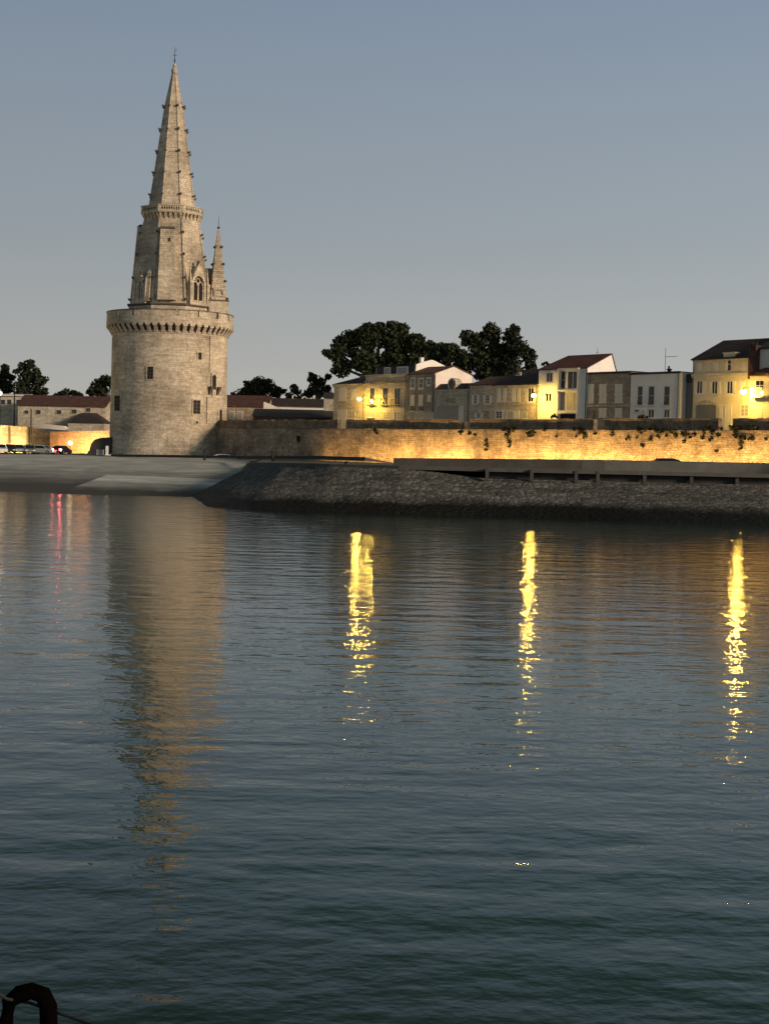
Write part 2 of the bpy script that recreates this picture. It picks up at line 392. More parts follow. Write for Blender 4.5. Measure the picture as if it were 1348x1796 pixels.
# shore: shingle slope rising from the water to the foot of the tower
SY0, SY1 = 172., 236.
def sz(Y): return (Y-SY0)/(SY1-SY0)*4.
SN = Vector((0, -4./(SY1-SY0), 1)).normalized()
def onslip(x, y): return onpl(x, y, (0, SY0, 0), SN)
rng = random.Random(3)
b = MB(); nx, ny = 90, 26; vs = []
for j in range(ny+1):
    Y = 150+(251.5-150)*j/ny
    for i in range(nx+1):
        X = -240+240*i/nx
        z = sz(Y)-.06+.05*math.sin(X*.3+Y*.1)*math.sin(Y*.23+X*.05)+rng.uniform(-.03, .03)
        if Y > 228: z = min(z, GZ-.04)
        if Y > 236: z = GZ-.06
        vs.append((X, Y, z))
b.add(vs, [(j*(nx+1)+i, j*(nx+1)+i+1, (j+1)*(nx+1)+i+1, (j+1)*(nx+1)+i) for j in range(ny) for i in range(nx)])
structure(b.build('shore_slope', M['beach'], smooth=True))
# pale concrete slipway slab lying on the lower shore
pl = [onslip(88, 872), onslip(330, 877), onslip(392, 843), onslip(188, 835)]
b = MB(); b.hexa([p-Vector((0, 0, .4)) for p in pl], [p+Vector((0, 0, .16)) for p in pl])
structure(b.build('slipway', M['slip']))
# quay: deck, lip, recess wall, revetment slope
top_px = [(470, 806, 238), (458, 808.5, 205), (450, 812, 172), (505, 813, 153), (580, 815, 147), (700, 818, 144), (854, 822, 143), (1000, 825.3, 142.5),
          (1130, 828, 142.3), (1348, 833, 142), (1700, 841, 142)]
topl = [atY(*p) for p in top_px]
def lerp(a, b_, t): return a+(b_-a)*t
b = MB(); n = len(topl); back = [Vector((p.x+3+ (i*2.2), 240, GZ)) for i, p in enumerate(topl)]
back = [Vector((lerp(topl[0].x, topl[-1].x*1.9, i/(n-1)), 240 + (0 if i else 0), GZ)) for i in range(n)]
mid = [p if i < 5 else Vector((p.x+(back[i].x-p.x)*.12, 152.5, p.z)) for i, p in enumerate(topl)]
mid2 = [p if i < 5 else Vector((p.x+(back[i].x-p.x)*.16, 157.5, 3.93)) for i, p in enumerate(topl)]
b.add([*topl, *mid, *mid2, *back], [(k*n+i, k*n+i+1, (k+1)*n+i+1, (k+1)*n+i) for k in range(3) for i in range(n-1) if k == 2 or i >= 4])
structure(b.build('quay_promenade', M['tarmac']))
# kerb band along the edge of the quay deck
b = MB()
for i in range(n-1):
    p, q = topl[i], topl[i+1]
    def inn(k):
        a = topl[max(k-1, 0)]; c = topl[min(k+1, n-1)]; d = (c-a); d.z = 0; d.normalize(); nn = Vector((-d.y, d.x, 0)); return nn
    w_ = 1.0
    p2, q2 = p+inn(i)*w_, q+inn(i+1)*w_; up = Vector((0, 0, .08)); dn = Vector((0, 0, -.28))
    po, qo = p-inn(i)*.15, q-inn(i+1)*.15
    b.hexa([po+dn, qo+dn, q2+dn, p2+dn], [po+up, qo+up, q2+up, p2+up])
structure(b.build('quay_edge', M['kerb']))
bot = [onslip(446, 808), onslip(415, 832), atZ(338, 871, 0), atZ(366, 889, 0), atZ(430, 893, 0), atZ(560, 896.5, 0), atZ(700, 900, 0), atZ(840, 903, 0), atZ(1000, 908, 0),
       atZ(1130, 914, 0), atZ(1348, 921, 0), atZ(1700, 933, 0)]
# top of the slope: steps down to 3.3 m where the recessed gallery starts
st = []
for i, p in enumerate(topl):
    k = min(1, max(0, (top_px[i][0]-715)/135)); st.append(Vector((p.x, p.y+.2*k, p.z-.12-.85*k)))
def resample(L, m):
    d = [0]
    for i in range(1, len(L)): d.append(d[-1]+(L[i]-L[i-1]).length)
    out = []
    for j in range(m+1):
        t = d[-1]*j/m; i = 0
        while i < len(L)-2 and d[i+1] < t: i += 1
        out.append(L[i].lerp(L[i+1], (t-d[i])/max(1e-6, d[i+1]-d[i])))
    return out
def pair(x):       # matching points of the slope for a screen column, used only to pick stations along the quay
    pass
st_full = [st[0], st[1], st[2], st[2]*.6+st[3]*.4, st[3], st[4], st[5], st[6], st[7], st[8], st[9], st[10]]
b = MB(); rows = 12; cols = []; per = 10
for i in range(len(bot)-1):
    for k in range(per + (1 if i == len(bot)-2 else 0)):
        t = k/per; cols.append((st_full[i].lerp(st_full[i+1], t), bot[i].lerp(bot[i+1], t)))
vs = []
for a, c in cols:
    for j in range(rows+1):
        t = j/rows*1.25; p = a+(c-a)*t
        if j > 0: p = p+Vector((rng.uniform(-.1, .1), rng.uniform(-.1, .1), rng.uniform(-.09, .09)+.35*math.sin(math.pi*min(1, t))*.3))
        vs.append(p)
b.add(vs, [(i*(rows+1)+j, i*(rows+1)+j+1, (i+1)*(rows+1)+j+1, (i+1)*(rows+1)+j) for i in range(len(cols)-1) for j in range(rows)])
structure(b.build('revetment', M['revet'], smooth=True))
# dark recess under the edge, concrete posts and the lower beam
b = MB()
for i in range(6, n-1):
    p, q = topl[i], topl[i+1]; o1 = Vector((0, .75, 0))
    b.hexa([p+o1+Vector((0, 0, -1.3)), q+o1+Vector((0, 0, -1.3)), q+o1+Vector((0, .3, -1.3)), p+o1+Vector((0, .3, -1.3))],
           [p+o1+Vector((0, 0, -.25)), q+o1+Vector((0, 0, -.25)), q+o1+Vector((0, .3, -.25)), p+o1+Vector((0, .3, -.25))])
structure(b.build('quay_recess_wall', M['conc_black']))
g = thing('quay_gallery', 'low concrete beam and posts under the lip of the quay at right', 'concrete gallery', atY(854, 830, 143))
def gl(p): return p-g.location
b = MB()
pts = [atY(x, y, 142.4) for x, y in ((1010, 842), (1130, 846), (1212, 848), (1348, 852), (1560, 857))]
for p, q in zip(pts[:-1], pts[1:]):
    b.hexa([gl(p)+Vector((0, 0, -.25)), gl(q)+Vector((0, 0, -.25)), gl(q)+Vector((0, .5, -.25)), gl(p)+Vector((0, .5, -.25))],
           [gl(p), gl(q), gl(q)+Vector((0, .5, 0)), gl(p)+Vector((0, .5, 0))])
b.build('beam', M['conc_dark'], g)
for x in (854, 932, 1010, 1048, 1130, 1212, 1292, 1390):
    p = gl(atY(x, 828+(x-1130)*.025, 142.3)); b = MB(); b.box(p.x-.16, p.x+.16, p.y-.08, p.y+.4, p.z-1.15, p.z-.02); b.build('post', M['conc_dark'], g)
# low parapet of the upper road, three sections
LV = [(690, 803.2, 813), (1021, 806, 822), (1060, 806.6, 822.5), (1348, 812, 829), (1700, 819, 838)]
r_ = thing('road_parapet', 'long low concrete parapet between the quay and the floodlit rampart', 'parapet', atY(690, 813, 156))
def seg(px0, px1, m, Y=156, th=.35, name='section', lab=None):
    p0, p1 = atY(px0[0], px0[1], Y), atY(px1[0], px1[1], Y); q0, q1 = atY(px0[0], px0[2], Y), atY(px1[0], px1[2], Y)
    lo = r_.location; bb = MB(); t = Vector((0, th, 0)); q0 = q0+Vector((0, 0, -.6)); q1 = q1+Vector((0, 0, -.6))
    bb.hexa([q0-lo, q1-lo, q1+t-lo, q0+t-lo], [p0-lo, p1-lo, p1+t-lo, p0+t-lo]); return bb.build(name, m, r_, label=lab)
seg(LV[0], (1019.4, 806, 822), M['conc_dark'], lab='dark grey section of the parapet'); seg((1019, 806, 822), LV[2], M['kerb'], lab='paler patched section of the parapet'); seg(LV[2], (1348, 812, 829), M['concrete']); seg(LV[3], LV[4], M['concrete'])
lo = r_.location; bb = MB(); bb.hexa([atY(640, 808, 156)-lo, atY(689, 813, 156)-lo, atY(689, 813, 156.4)-lo, atY(640, 808, 156.4)-lo], [atY(640, 802, 156)-lo, atY(689, 812, 156)-lo, atY(689, 812, 156.4)-lo, atY(640, 802, 156.4)-lo])
bb.build('ramp_wall', M['concrete'], r_, label='pale wedge of wall sloping down')
lw = thing('roadside_wall', 'dark low kerb wall running from the tower foot to the pale wedge', 'low wall', atY(200, 801, 236))
lo = lw.location
def lwseg(a, c, Y0, Y1, m, nm):
    bb = MB(); t = Vector((0, .4, 0)); p0, p1 = atY(a[0], a[1], Y0), atY(c[0], c[1], Y1); q0, q1 = atY(a[0], a[2], Y0), atY(c[0], c[2], Y1)
    bb.hexa([q0-lo, q1-lo, q1+t-lo, q0+t-lo], [p0-lo, p1-lo, p1+t-lo, p0+t-lo]); bb.build(nm, m, lw)
lwseg((195, 796.5, 801), (420, 799.5, 804), 236, 225, M['conc_black'], 'wall_run'); lwseg((420, 799.5, 804), (560, 799.5, 806), 225, 190, M['conc_black'], 'wall_run')
lwseg((560, 799.5, 806), (640, 802, 808.5), 190, 172, M['conc_black'], 'wall_run')
# ================================================================ RAMPART
WA0 = Vector((-28.3, 250, 0)); WD = Vector((70.3, -88, 0)).normalized(); WN = Vector((-WD.y, WD.x, 0)); WRZ = math.atan2(WD.y, WD.x)
def wp(x, y, off=0.):        # pixel -> (s, z) on a vertical plane parallel to the rampart, off metres behind it
    p = onpl(x, y, WA0+WN*off, WN); return (p-WA0).dot(WD), p.z
def wbase(s, off, z): return WA0+WD*s+WN*off+Vector((0, 0, z))
ram = thing('rampart_wall', 'long medieval rubble town wall glowing gold from floodlights at its foot', 'town wall', wbase(0, 0, GZ), WRZ)
z_led = wp(800, 753)[1]-GZ; z_top = wp(800, 735.3)[1]-GZ
S_END = 150
b = MB(); cols = 120; rows = 8; vs = []
for i in range(cols+1):
    for j in range(rows+1):
        s = -4+(S_END+4)*i/cols; vs.append((s, rng.uniform(-.05, .05)+(.35*(1-j/rows)), -.6+(z_led-.25+.6)*j/rows))
b.add(vs, [(i*(rows+1)+j, (i+1)*(rows+1)+j, (i+1)*(rows+1)+j+1, i*(rows+1)+j+1) for i in range(cols) for j in range(rows)])
b.box(-4, S_END, .42, 1.6, -.5, z_led-.26)
b.build('wall_face', M['rampart'], ram)
b = MB()
s = -4
while s < S_END:
    e = s+rng.uniform(3, 9); b.box(s, e-.04, -.12+rng.uniform(-.04, .04), 1.6, z_led-.25, z_led+rng.uniform(-.05, .04)); s = e
b.build('ledge', M['rampart'], ram)
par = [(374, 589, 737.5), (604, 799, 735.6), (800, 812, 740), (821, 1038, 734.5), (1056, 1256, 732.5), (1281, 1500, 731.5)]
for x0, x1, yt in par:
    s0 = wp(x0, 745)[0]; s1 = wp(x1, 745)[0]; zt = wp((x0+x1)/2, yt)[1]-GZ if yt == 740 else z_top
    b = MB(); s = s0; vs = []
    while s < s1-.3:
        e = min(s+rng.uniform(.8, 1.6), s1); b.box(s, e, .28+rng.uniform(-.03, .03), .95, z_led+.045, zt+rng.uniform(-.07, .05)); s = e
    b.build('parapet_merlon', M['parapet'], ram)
# street terrace behind the rampart
o_ = WRZ
b = MB(); TT = Matrix.Translation(WA0) @ Matrix.Rotation(WRZ, 4, 'Z')
b.box(-1.5, S_END+60, 1.62, 13.6, 3.0, 8.75, TT); structure(b.build('street', M['tarmac']))
b = MB(); b.box(-1.5, S_END+60, 13.62, 120, 3.0, 8.6, TT); structure(b.build('town_ground', M['tarmac']))
# ================================================================ TOWER
tb = atY(295, 800, 255); tb.z = GZ
TRZ = math.atan2(-tb.x, tb.y)
tw = thing('lantern_tower', 'tall round stone tower with octagonal lantern storey and crocketed spire', 'tower', tb, TRZ)
def axx(y): return 295+(795-y)*.0163
def tx(x, y): return (x-axx(y))/10.22
def tz(y): return atY(axx(y), y, 255).z-GZ
PHI = R(-3)
zc0, zc1 = tz(590), tz(579.5); zp = tz(551.5); RD = 9.78; RP = 10.72
b = MB(); b.lathe([(10.35, -.3), (10.25, .3), (9.98, .5), (9.95, 4), (9.85, tz(680)), (RD, zc0), (RD, zc1+.4)], 128); b.build('drum', M['tower'], tw, smooth=True)
b = MB(); b.lathe([(RD+.002, zc0-.28), (RD+.12, zc0-.2), (RD+.12, zc0-.04), (RD+.002, zc0+.02)], 128); b.build('string_course', M['tower_light'], tw, smooth=True)
zb = zc1+.05
# parapet ring: lower band then merlons divided by narrow slots
b = MB(); b.lathe([(RD-.3, zb+.55), (RP-.42, zb+.55), (RP-.42, zb), (RP, zb), (RP+.03, zb+.9), (RP, zp-1.15), (RP-.45, zp-1.15), (RP-.45, zb+.6), (0.1, zb+.6)], 128); b.build('machicolated_parapet', M['tower'], tw)
slots = [-65, -51, -29, 3, 29, 52, 66, 80, 95, 112, 130, 150, 170, 192, 214, 238, 262, 281]
def sx_ang(x): return math.degrees(math.asin(max(-1, min(1, (x-axx(550))/10.22/RP))))
slots = sorted([sx_ang(x) for x in (209.5, 236, 310.5, 344.5, 378.5, 398.5)]+[-88, 84, 100, 118, 138, 158, 178, 198, 218, 238, 255])
for i, a in enumerate(slots):
    a0 = R(a+1.5); a1 = R((slots[i+1] if i < len(slots)-1 else slots[0]+360)-1.5)
    b = MB(); k = max(3, int((a1-a0)/R(4)))
    b.lathe([(RP-.45, zp-1.16), (RP, zp-1.16), (RP-.02, zp-.14), (RP-.45, zp-.14)], k, a0=a0, a1=a1)
    for aa in (a0, a1):
        q = [(r*math.sin(aa), -r*math.cos(aa), z) for r, z in ((RP-.45, zp-1.16), (RP, zp-1.16), (RP-.02, zp-.14), (RP-.45, zp-.14))]
        b.add(q, [(0, 1, 2, 3)])
    mo = b.build('merlon', M['tower'], tw)
    b = MB(); b.lathe([(RP-.5, zp-.139), (RP+.07, zp-.139), (RP+.05, zp), (RP-.5, zp+.02), (RP-.5, zp-.139)], k, a0=a0-.006, a1=a1+.006); b.build('coping', M['tower_dark'], mo)
NC = 54
cb = MB(); h = zc1-zc0; hw = .3
for (o0, o1, q0, q1) in ((.0, .34, 0., .36), (.0, .64, .33, .68), (.0, .94, .66, 1.02)):
    cb.hexa([(-hw, -(RD-.05), zc0+h*q0), (hw, -(RD-.05), zc0+h*q0), (hw, -(RD+o1*.6), zc0+h*q0), (-hw, -(RD+o1*.6), zc0+h*q0)][::-1],
            [(-hw, -(RD-.05), zc0+h*q1), (hw, -(RD-.05), zc0+h*q1), (hw, -(RD+o1), zc0+h*q1), (-hw, -(RD+o1), zc0+h*q1)][::-1])
c0 = cb.build('corbel', M['tower'], tw); c0.rotation_euler = (0, 0, 0)
for k in range(1, NC):
    c = c0.copy(); COL.objects.link(c); c.parent = tw; c.rotation_euler = (0, 0, 2*math.pi*k/NC)
mb = MB(); zt_ = zc1+.05
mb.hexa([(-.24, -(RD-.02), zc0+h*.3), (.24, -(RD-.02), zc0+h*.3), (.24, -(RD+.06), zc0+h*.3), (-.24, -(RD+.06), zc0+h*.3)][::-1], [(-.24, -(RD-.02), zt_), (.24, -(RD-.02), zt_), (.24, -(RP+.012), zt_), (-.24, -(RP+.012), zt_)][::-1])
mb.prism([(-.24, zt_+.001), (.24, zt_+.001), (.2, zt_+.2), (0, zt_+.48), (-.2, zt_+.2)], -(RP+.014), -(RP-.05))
m0 = mb.build('machicolation_shade', M['opening'], tw); m0.rotation_euler = (0, 0, math.pi/NC)  # shade of the holes between corbels painted as solid near-black plugs
for k in range(1, NC):
    c = m0.copy(); COL.objects.link(c); c.parent = tw; c.rotation_euler = (0, 0, 2*math.pi*(k+.5)/NC)
# drum windows
def drum_face(px, py, r=None):
    r = r or RD+.1
    a = math.asin(max(-1, min(1, tx(px, py)/r))); return a
def drum_window(x0, y0, x1, y1, nm='window', bars=True):
    xm = (x0+x1)/2; ym = (y0+y1)/2; r = RD+.09+(.1 if ym > 680 else 0)
    a = drum_face(xm, ym, r); wd = (x1-x0)/10.22/max(.35, math.cos(a)); z0, z1 = tz(y1)-.1, tz(y0)-.1
    T = Matrix.Rotation(a, 4, 'Z') @ Matrix.Translation((0, -r, 0)); b = MB(); e = .16; hw_ = wd/2
    o = [(-hw_-e, z0-e), (hw_+e, z0-e), (hw_+e, z1+e), (-hw_-e, z1+e), (-hw_-e, z0-e)]; i_ = [(-hw_, z0), (hw_, z0), (hw_, z1), (-hw_, z1), (-hw_, z0)]
    b.frame(o, i_, -.05, .4, T); f = b.build(nm, M['tower_light'], tw)
    b = MB(); b.box(-hw_-.02, hw_+.02, .02, .05, z0-.02, z1+.02, T); b.build('opening', M['opening'], f)
    if bars:
        b = MB(); b.box(-.035, .035, -.02, .018, z0, z1, T)
        for k in range(1, 4): zz = z0+(z1-z0)*k/4; b.box(-hw_, hw_, -.012, .010, zz-.025, zz+.025, T)
        b.build('bars', M['darkframe'], f)
drum_window(260, 648, 270, 669); drum_window(204, 697, 214, 723); drum_window(337, 702.5, 349, 725.5); drum_window(345.5, 621, 351, 633, bars=False); drum_window(341.5, 738, 345, 742, bars=False)
# bracketed niche on the right side of the drum
a = drum_face(372, 668, RD+.1); T = Matrix.Rotation(a, 4, 'Z') @ Matrix.Translation((0, -RD-.1, 0))
nb = MB(); nb.frame([(-.7, tz(683)), (-.7, tz(657)), (0, tz(655)), (.7, tz(657)), (.7, tz(683))], [(-.5, tz(683)), (-.5, tz(660)), (0, tz(658.5)), (.5, tz(660)), (.5, tz(683))], -.18, .3, T)
nch = nb.build('niche', M['tower'], tw)
b = MB(); b.box(-.5, .5, 0.0, .04, tz(683), tz(659.5), T); b.build('opening', M['opening'], nch)
for sgn in (-1, 1):
    b = MB(); x = sgn*1.0
    b.hexa([(x-.22, .3, tz(693)), (x+.22, .3, tz(693)), (x+.22, -.05, tz(693)), (x-.22, -.05, tz(693))][::-1], [(x-.34, .3, tz(679)), (x+.34, .3, tz(679)), (x+.34, -.75, tz(679)), (x-.34, -.75, tz(679))][::-1], T)
    b.build('bracket', M['tower_dark'], nch)
b = MB(); b.box(-.45, .45, -.22, .3, tz(697), tz(684), T); b.box(-1.6, 1.6, -.1, .3, tz(742), tz(697.5), T); b.build('niche_panel', M['tower_light'], nch)
# waterspout pipe above the niche
b = MB(); aa = drum_face(365, 640, RD+.1); p = ((RD+.07)*math.sin(aa), -(RD+.07)*math.cos(aa)); b.tube([(p[0], p[1], tz(655)), (p[0], p[1], zc0-.3)], .06, 6); b.build('drainpipe', M['tower_dark'], tw)
# small door of the rampart walk
a = drum_face(384, 725, RD+.2); T = Matrix.Rotation(a, 4, 'Z') @ Matrix.Translation((0, -RD-.2, 0)); b = MB()
b.frame([(-1.05, tz(737)), (-1.05, tz(718)), (0, tz(711)), (1.05, tz(718)), (1.05, tz(737))], [(-.55, tz(737)), (-.55, tz(720)), (0, tz(716)), (.55, tz(720)), (.55, tz(737))], -.1, .5, T)
dr = b.build('door', M['tower_light'], tw, label='arched door onto the rampart walk'); b = MB(); b.box(-.56, .56, .03, .08, tz(737), tz(716.5), T); b.build('opening', M['opening'], dr)
# octagonal lantern storey
zo0 = zb+.6; z_o = [(6.85, zo0), (6.85, tz(541)), (6.55, tz(538)), (6.5, tz(534)), (5.6, tz(465)), (4.72, tz(402)), (4.45, tz(388))]
b = MB(); b.octa(z_o, PHI); b.build('octagonal_storey', M['tower'], tw)
def edge(r, z, k, off=0.):
    rr = r/math.cos(math.pi/8)+off; a = 2*math.pi*(k+.5)/8+PHI; return (rr*math.sin(a), -rr*math.cos(a), z)
for k in range(8):
    b = MB(); b.tube([edge(6.5, tz(534), k), edge(5.6, tz(465), k), edge(4.72, tz(402), k), edge(4.45, tz(390), k)], .19, 6); b.build('corner_rib', M['tower'], tw)
def crocket(pos, a, s=.34):
    T = Matrix.Translation(pos) @ Matrix.Rotation(a, 4, 'Z'); b = MB()
    b.ball((0, -.12, 0), s*.75, 6, 4, (1, 1.1, .8), T); b.ball((0, -s*.95, s*.35), s*.55, 6, 4, (1, 1, 1), T); return b.build('crocket', M['tower_dark'], tw)
def rad_at(prof, z):
    for (r0, z0), (r1, z1) in zip(prof[:-1], prof[1:]):
        if min(z0, z1) <= z <= max(z0, z1) and z0 != z1: return r0+(r1-r0)*(z-z0)/(z1-z0)
    return prof[-1][0]
for y in (414, 452, 493, 531):
    for k in range(8): crocket(edge(rad_at(z_o[2:], tz(y)), tz(y), k, .12), 2*math.pi*(k+.5)/8+PHI, .32)
b = MB(); b.octa([(6.95, tz(542)), (7.1, tz(541)), (7.1, tz(538.5)), (6.9, tz(537.5))], PHI); b.build('base_moulding', M['tower_dark'], tw)
# upper gallery
zg0, zg1, zg2 = tz(387.5), tz(380), tz(366.5); RG = 5.08
b = MB(); b.octa([(4.4, zg0-.2), (4.5, zg1), (RG, zg1), (RG+.06, zg1+.2), (RG, zg1+.3), (RG, zg2-.18), (RG+.08, zg2-.16), (RG+.08, zg2), (RG-.3, zg2), (RG-.3, zg1+.3), (3.7, zg1+.3)], PHI); gal = b.build('spire_gallery', M['tower_light'], tw)
for k in range(8):
    T = Matrix.Rotation(2*math.pi*k/8+PHI, 4, 'Z'); b = MB(); n_ = 8; w_ = RG*.414*1.5
    zz0, zz1 = zg1+.42, zg2-.3
    for i in range(n_):
        x = -w_/2+(i+.5)*w_/n_; s_ = w_/n_*.36; zm = (zz0+zz1)/2
        b.prism([(x, zz0), (x+s_, zm), (x, zz1), (x-s_, zm)], -RG-.012, -RG+.05, T)
        b.box(x-s_*.5, x+s_*.5, -RG-.009, -RG+.05, zz0, zz1, T)
    b.build('pierced_panel', M['opening'], gal)
    for i in range(5):
        x = (i-2)*RG*.828/5.0; b = MB(); z0 = zg0
        b.hexa([(x-.13, -4.3, z0-.35), (x+.13, -4.3, z0-.35), (x+.13, -4.5, z0-.35), (x-.13, -4.5, z0-.35)][::-1], [(x-.2, -4.3, zg1), (x+.2, -4.3, zg1), (x+.2, -RG+.05, zg1), (x-.2, -RG+.05, zg1)][::-1], T)
        b.build('small_corbel', M['tower_light'], gal)
# spire
sp_prof = [(3.8, zg1+.3), (3.72, tz(364)), (1.47, tz(188)), (.42, tz(132)), (.24, tz(118))]
b = MB(); b.octa(sp_prof, PHI); b.build('spire', M['tower'], tw)
for k in range(8):
    b = MB(); b.tube([edge(r, z, k) for r, z in sp_prof], [.14, .14, .1, .06, .05], 6); b.build('spire_rib', M['tower'], tw)
for y in (188.6, 230, 269, 307, 346):
    for k in range(8): crocket(edge(rad_at(sp_prof, tz(y)), tz(y), k, .08), 2*math.pi*(k+.5)/8+PHI, .33)
b = MB(); b.ball((0, 0, tz(125)), .55, 10, 6, (1, 1, 1.25)); b.ball((0, 0, tz(116)), .3, 8, 5, (1, 1, 1.6)); b.build('finial', M['tower'], tw)
b = MB(); b.tube([(0, 0, tz(113)), (0, 0, tz(98)), (.03, 0, tz(82))], [.10, .06, .03], 6)
zz = tz(97); b.tube([(-.35, 0, zz), (.35, 0, zz)], .04, 5); b.ball((0, 0, tz(106)), .16, 8, 5)
b.tube([(0, 0, tz(90)), (.25, 0, tz(88.5)), (.3, 0, tz(85))], .03, 5); b.build('weather_rod', M['iron'], tw)
# broad stair buttress on the front face
T = Matrix.Rotation(PHI, 4, 'Z')
def tapered(name, x0b, x1b, x0t, x1t, rb, rt, rin_b, rin_t, z0, z1, T, m=None):
    b = MB(); b.hexa([(x0b, -rb, z0), (x1b, -rb, z0), (x1b, -rin_b, z0), (x0b, -rin_b, z0)], [(x0t, -rt, z1), (x1t, -rt, z1), (x1t, -rin_t, z1), (x0t, -rin_t, z1)], T); return b.build(name, m or M['tower'], tw)
sb = tapered('stair_buttress', -1.85, 1.25, -1.55, .72, 7.35, 5.95, 6, 4.4, tz(533), tz(410), T)
b = MB(); b.hexa([(-1.68, -6.1, tz(410)), (.85, -6.1, tz(410)), (.85, -4.5, tz(410)), (-1.68, -4.5, tz(410))], [(-1.55, -5.4, tz(405.5)), (.72, -5.4, tz(405.5)), (.72, -4.4, tz(405.5)), (-1.55, -4.4, tz(405.5))], T); b.build('cap', M['tower_dark'], sb)
b = MB(); b.box(-.12, .12, -6.35, -6.2, tz(432), tz(426), T); b.build('slit', M['opening'], sb)
# turret shaft against the left flank
T = Matrix.Rotation(R(-78)+PHI, 4, 'Z'); tt = tapered('chimney_shaft', -.75, .75, -.5, .5, 6.85, 5.8, 5.2, 4.2, tz(534), tz(402), T)
b = MB(); b.hexa([(-.62, -5.95, tz(402)), (.62, -5.95, tz(402)), (.65, -4.5, tz(402)), (-.65, -4.5, tz(402))], [(-.35, -5.55, tz(398)), (.35, -5.55, tz(398)), (.35, -4.9, tz(398)), (-.35, -4.9, tz(398))], T); b.build('cap', M['tower_dark'], tt)
# gothic window bays
def bay(ang, zt, wd=3.3, name='gothic_window'):
    T = Matrix.Rotation(ang+PHI, 4, 'Z') @ Matrix.Translation((0, -6.75, 0)); z0 = tz(536); hs = wd/2-.45; ow = wd/2
    zs = z0+(zt-z0)*.45; za = z0+(zt-z0)*.68
    arch = [(-hs, z0+.5)]+[(-hs, zs)]+[(-hs*math.cos(t)**1.0, zs+(za-zs)*math.sin(t)) for t in (R(25), R(50), R(72))]+[(0, za)]
    arch = arch+[(-x, z) for x, z in reversed(arch[:-1])]
    out = [(-ow, z0), (-ow, zs), (-ow, zs+.6), (-ow*.75, zs+(zt-zs)*.4), (-ow*.4, zs+(zt-zs)*.75), (0, zt)]
    out = out+[(-x, z) for x, z in reversed(out[:-1])]
    b = MB(); b.frame(out, arch, -.25, .35, T)
    b.box(-ow, ow, -.45, .5, z0-.3, z0+.5, T)
    for s in (-1, 1):      # cheeks back into the sloping face
        x0, x1 = sorted((s*ow, s*(ow-.3))); b.hexa([(x0, .3, z0), (x1, .3, z0), (x1, 1.0, z0), (x0, 1.0, z0)], [(x0, .3, zs+.5), (x1, .3, zs+.5), (x1, 2.2, zs+.5), (x0, 2.2, zs+.5)], T)
    f = b.build(name, M['tower_light'], tw)
    b = MB(); b.prism([(x*1.0, z) for x, z in [(-hs, z0+.5), (hs, z0+.5)]+[p for p in reversed(arch[1:-1])]], .22, .3, T); b.build('pane', M['opening'], f)
    b = MB()
    for x in (0,): b.box(x-.13, x+.13, -.05, .2, z0+.5, zs+.3, T)
    for x in (-hs*.92, hs*.92): b.box(x-.1, x+.1, -.08, .2, z0+.5, zs, T)
    for sx in (-1, 1):
        b.tube([(sx*hs*.5+hs*.42*math.cos(t), .06, zs-.1+hs*.6*math.sin(t)) for t in np.linspace(0, math.pi, 9)], .1, 5, T)
    zc = zs+(za-zs)*.5; b.tube([(hs*.36*math.cos(t), .06, zc+hs*.36*math.sin(t)) for t in np.linspace(0, 2*math.pi, 13)], .1, 5, T)
    b.box(-hs*.5, hs*.5, .0, .15, zs+.35, zc-hs*.36, T)
    b.build('tracery', M['tower_light'], f)
    for s in (-1, 1):
        b = MB(); x = s*(ow+.28); b.box(x-.3, x+.3, -.55, .5, z0-.3, zs+.3, T); zt2 = zt-.6
        b.hexa([(x-.22, -.4, zs+.3), (x+.22, -.4, zs+.3), (x+.22, .15, zs+.3), (x-.22, .15, zs+.3)], [(x-.02, -.1, zt2), (x+.02, -.1, zt2), (x+.02, -.05, zt2), (x-.02, -.05, zt2)], T)
        b.box(x-.36, x+.36, -.62, .5, zs+.05, zs+.22, T); b.build('pinnacle', M['tower_light'], f)
    b = MB(); b.ball((0, 0, zt+.15), .28, 8, 5, T=T)
    for t in (.35, .6, .85):
        for s in (-1, 1): b.ball((s*ow*(1-t)*.95, -.1, zs+(zt-zs)*t+.25), .2, 6, 4, T=T)
    b.build('crocket', M['tower_dark'], f)
bay(R(45), tz(466)); bay(R(-44), tz(486), 2.0); bay(R(135), tz(466)); bay(R(-135), tz(466))
# sloping buttress with pinnacle beside the left bay
T = Matrix.Rotation(R(-30)+PHI, 4, 'Z'); q = tapered('buttress', -.5, .5, -.35, .35, 7.5, 6.7, 6, 5.5, tz(535), tz(487), T, M['tower_light'])
b = MB(); b.hexa([(-.4, -6.8, tz(487)), (.4, -6.8, tz(487)), (.4, -6, tz(487)), (-.4, -6, tz(487))], [(-.1, -6.2, tz(478)), (.1, -6.2, tz(478)), (.1, -5.9, tz(478)), (-.1, -5.9, tz(478))], T); b.build('cap', M['tower_light'], q)
